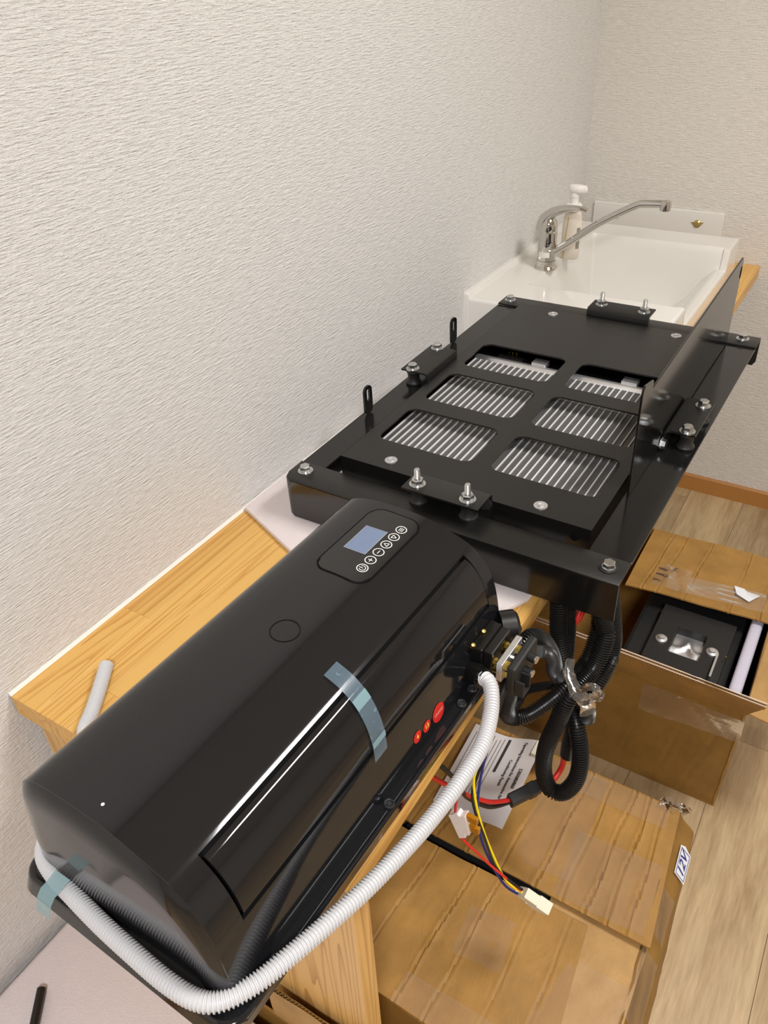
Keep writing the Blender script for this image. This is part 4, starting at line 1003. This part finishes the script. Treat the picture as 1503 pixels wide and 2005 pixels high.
# ---- box C: by the wall at the near end of the worktop
bC = thing('cardboard_box', 'cardboard box by the wall holding a white foam block', 'box', (0.25, -0.25, FZ), 0, 'cardboard boxes on the floor')
zc = -0.425
panel('far_wall', bC, (0.52, -0.009, FZ + 0.001), (0.012, -0.009, FZ + 0.001), (0.012, -0.009, -0.405), (0.52, -0.009, -0.405), 'card_dark', 16, 8)
panel('raised_flap', bC, (0.52, -0.006, -0.405), (0.36, -0.006, -0.405), (0.36, -0.004, -0.338), (0.52, -0.004, -0.338), 'card_dark', 20, 6, None, 0.001)
panel('raised_flap_liner', bC, (0.52, -0.011, -0.405), (0.36, -0.011, -0.405), (0.36, -0.009, -0.338), (0.52, -0.009, -0.338), 'card_in', 20, 6, None, 0.001)
g = [[(0.36 + 0.16 * k / 60, (-0.0045 if k % 2 else -0.0085), -0.3385), (0.36 + 0.16 * k / 60, (-0.0045 if k % 2 else -0.0085), -0.352)] for k in range(61)]
obj('fluted_core', MB().sheet(g, 0.0005), 'card_in', bC, kind='stuff')
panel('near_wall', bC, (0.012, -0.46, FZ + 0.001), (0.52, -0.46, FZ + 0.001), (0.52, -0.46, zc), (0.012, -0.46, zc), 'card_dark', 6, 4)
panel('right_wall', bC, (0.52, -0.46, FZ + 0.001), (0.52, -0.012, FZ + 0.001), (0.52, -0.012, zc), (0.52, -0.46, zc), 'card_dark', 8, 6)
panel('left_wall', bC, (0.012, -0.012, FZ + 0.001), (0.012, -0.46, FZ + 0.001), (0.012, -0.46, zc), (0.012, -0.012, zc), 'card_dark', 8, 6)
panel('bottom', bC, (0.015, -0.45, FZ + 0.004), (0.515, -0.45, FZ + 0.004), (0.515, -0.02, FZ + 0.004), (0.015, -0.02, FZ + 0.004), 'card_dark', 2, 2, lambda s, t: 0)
mb = MB().prism([(0.016, -0.455), (0.47, -0.455), (0.47, -0.030), (0.016, -0.030)], 2, -0.60, -0.41)
tag(obj('foam_block', mb, 'foam', bevel=0.01, seg=3, smooth=0.7), 'white foam block filling the cardboard box below the air conditioner unit', 'foam')
rd = MB().tube([(0.067, -0.149, -0.4035), (0.0985, -0.1880, -0.4035), (0.16, -0.265, -0.4035)], 0.0062, 18)
tag(obj('black_rod', rd, 'powder_gloss', smooth=0.6), 'short glossy black rod lying on the white foam block', 'rod')

# ================================================================= CONDUITS, CABLES, WIRES
G = 'black ribbed conduits hanging below the frame'
def conduit(path, r, label, pitch=0.0037):
    return tag(obj('corrugated_conduit', corrugated(path, r, pitch, 16, 0.24), 'conduit', smooth=0.9), label, 'conduit', G)
conduit([(0.508, 0.512, 0.03), (0.514, 0.506, 0.005), (0.5198, 0.5, -0.0166), (0.5278, 0.49, -0.0627), (0.5449, 0.475, -0.0963), (0.5687, 0.46, -0.1213), (0.5875, 0.465, -0.1584), (0.5875, 0.475, -0.19)], 0.0125, 'thick black conduit dropping straight from the frame corner at the left of the bundle')
conduit([(0.560, 0.50, 0.05), (0.570, 0.51, 0.0), (0.5829, 0.515, -0.042), (0.5883, 0.51, -0.061), (0.5834, 0.485, -0.1011), (0.5687, 0.440, -0.1213), (0.5587, 0.433, -0.1705), (0.5477, 0.43, -0.228), (0.5475, 0.428, -0.2819), (0.5608, 0.428, -0.319), (0.5816, 0.43, -0.3159), (0.5962, 0.435, -0.2798), (0.5946, 0.445, -0.2389), (0.5808, 0.458, -0.2011), (0.566, 0.475, -0.185)], 0.0128, 'thick black conduit hanging in the long loop above the taped box')
conduit([(0.552, 0.545, 0.03), (0.5619, 0.552, -0.0475), (0.5707, 0.532, -0.0765), (0.5681, 0.497, -0.1124), (0.5573, 0.447, -0.1178), (0.5406, 0.42, -0.134), (0.5233, 0.4, -0.1458), (0.5068, 0.385, -0.1431), (0.4956 + .008, 0.375, -0.1194), (0.5000 + .008, 0.37, -0.0803), (0.5100, 0.36, -0.0405), (0.5250, 0.345, 0.01)], 0.0118, 'thick black conduit curving from the bundle up to the brass valve')
conduit([(0.512, 0.352, 0.022), (0.5226, 0.36, 0.026), (0.5276, 0.38, 0.0252), (0.5357, 0.4, 0.0066), (0.5415, 0.428, -0.0409), (0.5449, 0.450, -0.0979), (0.553, 0.48, -0.1544)], 0.0105, 'black conduit arching out from behind the brass valve')
conduit([(0.550, 0.338, 0.045), (0.5361 + .010, 0.36, 0.0256), (0.5425 + .008, 0.38, 0.0076), (0.5439 + .004, 0.41, -0.0332), (0.5413, 0.44, -0.0862), (0.5475, 0.47, -0.137)], 0.0085, 'thinner black conduit leaving the valve cap downward')
conduit([(0.5075, 0.38, -0.13), (0.5100, 0.40, -0.1249), (0.5100, 0.42, -0.1241), (0.5205, 0.44, -0.129), (0.5366, 0.47, -0.145), (0.5474, 0.5, -0.1767)], 0.0065, 'thin dusty black conduit crossing behind the valve conduit', 0.0027)
conduit([(0.575, 0.50, -0.20), (0.5879, 0.5, -0.1548), (0.5956, 0.505, -0.1257), (0.6028, 0.512, -0.1019), (0.5952, 0.532, -0.112), (0.5731, 0.55, -0.1447)], 0.0080, 'thin black conduit bent in a short hook at the right of the bundle', 0.0030)
conduit([(0.572, 0.53, 0.05), (0.580, 0.535, 0.0), (0.5890, 0.535, -0.045), (0.5960, 0.53, -0.0848), (0.5957, 0.512, -0.12), (0.5841, 0.489, -0.1589), (0.5724, 0.482, -0.2098), (0.5661, 0.485, -0.2651), (0.5648, 0.487, -0.3026)], 0.0118, 'thick black conduit ending open with a red cable coming out')
conduit([(0.524, 0.55, 0.03), (0.5246, 0.55, -0.0558), (0.5278, 0.55, -0.1051), (0.5354, 0.53, -0.1473), (0.5312, 0.51, -0.1744)], 0.0075, 'thin black conduit half hidden behind the straight thick conduit', 0.0030)
tag(obj('red_wire', MB().tube(spline([(0.540, 0.55, -0.045), (0.5398, 0.53, -0.0707), (0.544, 0.54, -0.0563), (0.548, 0.55, -0.03)], n=12), 0.0036, 10), 'wire_r', smooth=0.8), 'short red wire showing under the frame corner', 'wire')
pc = thing('power_cable', 'red and black power cable with a black plug lying over the manual', 'cable', (0.52, 0.41, -0.40))
obj('red_core', MB().tube(spline([(0.5650, 0.488, -0.292), (0.5599, 0.487, -0.3045), (0.5593, 0.485, -0.332), (0.5547, 0.47, -0.3471), (0.5444, 0.45, -0.3522), (0.5300, 0.43, -0.3545)], n=30), 0.0046, 10), 'wire_r', pc, smooth=0.8)
fmp = frame((0.5245, 0.42, -0.3475), Vector((-0.0291, -0.04, -0.0075)), (0.3, -0.2, 1)); 
mb = MB(); mb.box((-0.027, -0.014, -0.009), (0.027, 0.014, 0.009), fmp); obj('plug', mb, 'black', pc, bevel=0.002)
mb = MB(); mb.box((-0.019, -0.0155, -0.010), (-0.006, 0.0155, 0.010), fmp); obj('plug_collar', mb, 'black', pc, bevel=0.001)
obj('red_tail', MB().tube(spline([(0.5130, 0.402, -0.3476), (0.4982, 0.38, -0.3372), (0.4815 + .008, 0.36, -0.3178), (0.4654 + .012, 0.34, -0.2931), (0.4501 + .02, 0.32, -0.2633), (0.44 + .02, 0.3, -0.2307), (0.445, 0.275, -0.190), (0.415, 0.25, -0.14), (0.38, 0.23, -0.10)], n=30), 0.0036, 10), 'wire_r', pc, smooth=0.8)
obj('black_tail', MB().tube(spline([(0.5130, 0.404, -0.3540), (0.4986, 0.38, -0.3473), (0.4819 + .008, 0.36, -0.3302), (0.4655 + .012, 0.34, -0.3017), (0.4501 + .02, 0.32, -0.2657), (0.4482 + .02, 0.3, -0.2136), (0.455, 0.28, -0.165), (0.42, 0.26, -0.11), (0.38, 0.25, -0.08)], n=30), 0.0034, 10), 'wire_k', pc, smooth=0.8)
wh = thing('wire_harness', 'red yellow black and blue wires ending in a cream plug', 'wire', (0.55, 0.25, -0.2))
def wire(n, pts, mat, r=0.0018): obj(n, MB().tube(spline(pts, n=46), r, 8), mat, wh, smooth=0.8)
obj('black_sleeve', MB().tube(spline([(0.533, 0.30, 0.03), (0.531, 0.285, 0.012), (0.530, 0.272, -0.012), (0.5287, 0.268, -0.024)], n=14), 0.0042, 10), 'black', wh, smooth=0.8)
wire('yellow_wire', [(0.5298, 0.272, -0.0101), (0.5236, 0.262, -0.0487), (0.518, 0.255, -0.0929), (0.5156, 0.25, -0.1191), (0.5226, 0.246, -0.1606), (0.5334, 0.247, -0.2078), (0.5477, 0.252, -0.2619), (0.5623, 0.257, -0.3063), (0.58, 0.261, -0.3265), (0.5896, 0.265, -0.3334)], 'wire_y')
wire('blue_wire', [(0.5315, 0.273, -0.0121), (0.5289, 0.265, -0.0487), (0.5243, 0.26, -0.0846), (0.5212, 0.255, -0.1316), (0.5228, 0.25, -0.1777), (0.5302, 0.248, -0.2287), (0.5462, 0.252, -0.2826), (0.5647, 0.257, -0.3246), (0.5824, 0.263, -0.3399)], 'wire_b')
wire('black_wire', [(0.5293, 0.270, -0.0156), (0.5222, 0.264, -0.0687), (0.5181, 0.257, -0.1107), (0.5156, 0.2465, -0.1374), (0.5224, 0.243, -0.169), (0.5359, 0.243, -0.2105), (0.552, 0.249, -0.2766), (0.5734, 0.254, -0.3029), (0.5879, 0.262, -0.3225)], 'wire_k')
wire('red_wire', [(0.5291, 0.268, -0.0106), (0.52, 0.255, -0.0433), (0.5093, 0.24, -0.0813), (0.5054, 0.23, -0.1129), (0.504, 0.225, -0.1451), (0.5035, 0.225, -0.1616)], 'wire_r')
wire('red_wire', [(0.5105, 0.225, -0.198), (0.5145, 0.225, -0.210), (0.5266, 0.23, -0.2294), (0.545, 0.24, -0.2619), (0.5639, 0.25, -0.2912), (0.5864, 0.262, -0.3263)], 'wire_r')
fu = obj('fuse_holder', MB().prism([(0.4985, -0.1725), (0.4955, -0.1665), (0.5080, -0.1545), (0.5115, -0.1575), (0.5150, -0.1545), (0.5190, -0.1515), (0.5255, -0.1795), (0.5258, -0.1880), (0.5196, -0.1890), (0.5210, -0.1965), (0.5115, -0.2045)], 1, 0.220, 0.231), 'nylon_w', wh, bevel=0.0008)
for a in (0, 1):
    o_ = a * 0.018
    bl = obj('fuse_blade', MB().box((0.5185 + 0.003 * a, 0.2225, -0.1640 - o_), (0.5345 + 0.003 * a, 0.2285, -0.1520 - o_)), 'amber', fu, bevel=0.0012)
    obj('contact', MB().lathe([(0.0, 0.001), (0.0015, 0.0008), (0.0018, 0.0)], (0.526 + 0.003 * a, 0.2222, -0.1580 - o_), (0, -1, 0), 10), 'brass', bl)
d_ = Vector((0.6215 - 0.5880, 0.271 - 0.264, -0.354 + 0.331)); fmp = frame((0.6045, 0.2675, -0.3425), d_, (0.55, -0.3, 0.8))
pl = MB(); pl.box((-0.021, -0.0125, -0.007), (0.001, 0.0125, 0.007), fmp); pl.box((0.0, -0.0135, -0.0085), (0.021, 0.0135, 0.0085), fmp)
pl_o = obj('plug', pl, 'nylon', wh, bevel=0.001)
mb = MB(); mb.box((-0.004, -0.0175, -0.0075), (0.019, -0.0130, 0.0075), fmp); mb.box((-0.024, -0.016, -0.004), (-0.016, -0.0125, 0.004), fmp); obj('latch', mb, 'nylon', pl_o, bevel=0.0006)

# clear wrap tied around the conduits
rnd = random.Random(9)
def wrapmesh(path, w0, w1, n=14, k=16):
    P = spline(path, n=n); rg = []
    for i, p in enumerate(P):
        t = i / n; wv = w0 + (w1 - w0) * t; d = (P[min(i + 1, n)] - P[max(i - 1, 0)]).normalized(); sd = d.cross(Vector((0.4, -0.7, 0.5))).normalized(); up = sd.cross(d)
        rg.append([tuple(p + sd * wv * math.cos(2 * PI * j / k) * (1 + 0.25 * math.sin(5 * j + i)) + up * wv * 0.45 * math.sin(2 * PI * j / k) + Vector((rnd.uniform(-1, 1), rnd.uniform(-1, 1), rnd.uniform(-1, 1))) * 0.0004) for j in range(k)])
    return MB().ring(rg)
wp = thing('plastic_wrap', 'crumpled clear plastic tying the black conduits together', 'wrap', (0.585, 0.43, -0.1))
obj('knot', wrapmesh([(0.561, 0.450, -0.060), (0.566, 0.436, -0.078), (0.577, 0.428, -0.090), (0.590, 0.426, -0.098), (0.598, 0.428, -0.118), (0.600, 0.430, -0.126)], 0.005, 0.011), 'wrap', wp, smooth=1.0)
obj('loop', wrapmesh([(0.584, 0.426, -0.090), (0.592, 0.424, -0.076), (0.604, 0.424, -0.070), (0.611, 0.426, -0.082), (0.603, 0.428, -0.094)], 0.004, 0.007), 'wrap', wp, smooth=1.0)

# ================================================================= MANUAL
mn = thing('instruction_sheet', 'folded white instruction sheet with printed title lying on the taped box', 'paper', (0.43, 0.51, -0.49))
def sheetpt(a, b):  # a across (title edge = 0), b along the text
    x = 0.4885 - 0.130 * a; y = 0.606 - 0.186 * b
    z = -0.486 + 0.030 * math.exp(-((a) / 0.42) ** 2) * (1 - 0.55 * b) + 0.014 * math.exp(-((1 - a) / 0.4) ** 2) * (1 - b) + 0.006
    return Vector((x + 0.004 * b, y - 0.010 * a * (1 - b), z))
g = [[tuple(sheetpt(1 - i / 24, 1 - j / 24)) for j in range(25)] for i in range(25)]
obj('page', MB().sheet(g, 0.0006), 'paper', mn, smooth=0.8)
def on_sheet(mb2):
    return MB().add([tuple(sheetpt(p[0], p[1]) + Vector((0, 0, 0.0011))) for p in mb2.v], mb2.f)
def title(txt, a, b0, size):
    fm2 = Matrix(((0, -1 / 0.130, 0, a), (1 / 0.186, 0, 0, b0), (0, 0, 0, 0), (0, 0, 0, 1)))
    return on_sheet(text_mb(txt, size, fm2, 0, 0.0002, 'LEFT'))
ti = obj('title', title('530/680/860', 0.12, 0.36, 0.0085), 'print', mn)
obj('title', title('Operating Instructions for Automotive Air', 0.215, 0.05, 0.0074), 'print', mn)
obj('title', title('Conditioning Panels', 0.305, 0.28, 0.0074), 'print', mn)
def strip(a0, a1, b0, b1, n=12):
    m2 = MB(); m2.add([(a, b0 + (b1 - b0) * k / n, 0) for k in range(n + 1) for a in (a0, a1)], [(2 * k, 2 * k + 1, 2 * k + 3, 2 * k + 2) for k in range(n)]); return on_sheet(m2)
obj('heading_bar', strip(0.435, 0.475, 0.04, 0.46), 'print', mn)
for k in range(9):
    a = 0.52 + 0.05 * k; obj('text_line', strip(a, a + 0.014, 0.05 + 0.02 * (k % 3), 0.85 - 0.07 * (k % 2)), 'greytext', mn)
mb = MB().box((0.478, 0.570, -0.455), (0.502, 0.602, -0.446)); mb.box((0.502, 0.575, -0.454), (0.508, 0.582, -0.448)); mb.box((0.502, 0.590, -0.454), (0.508, 0.597, -0.448))
tag(obj('plug_housing', mb, 'nylon', bevel=0.0008), 'cream plastic plug housing resting at the corner of the instruction sheet', 'plug')
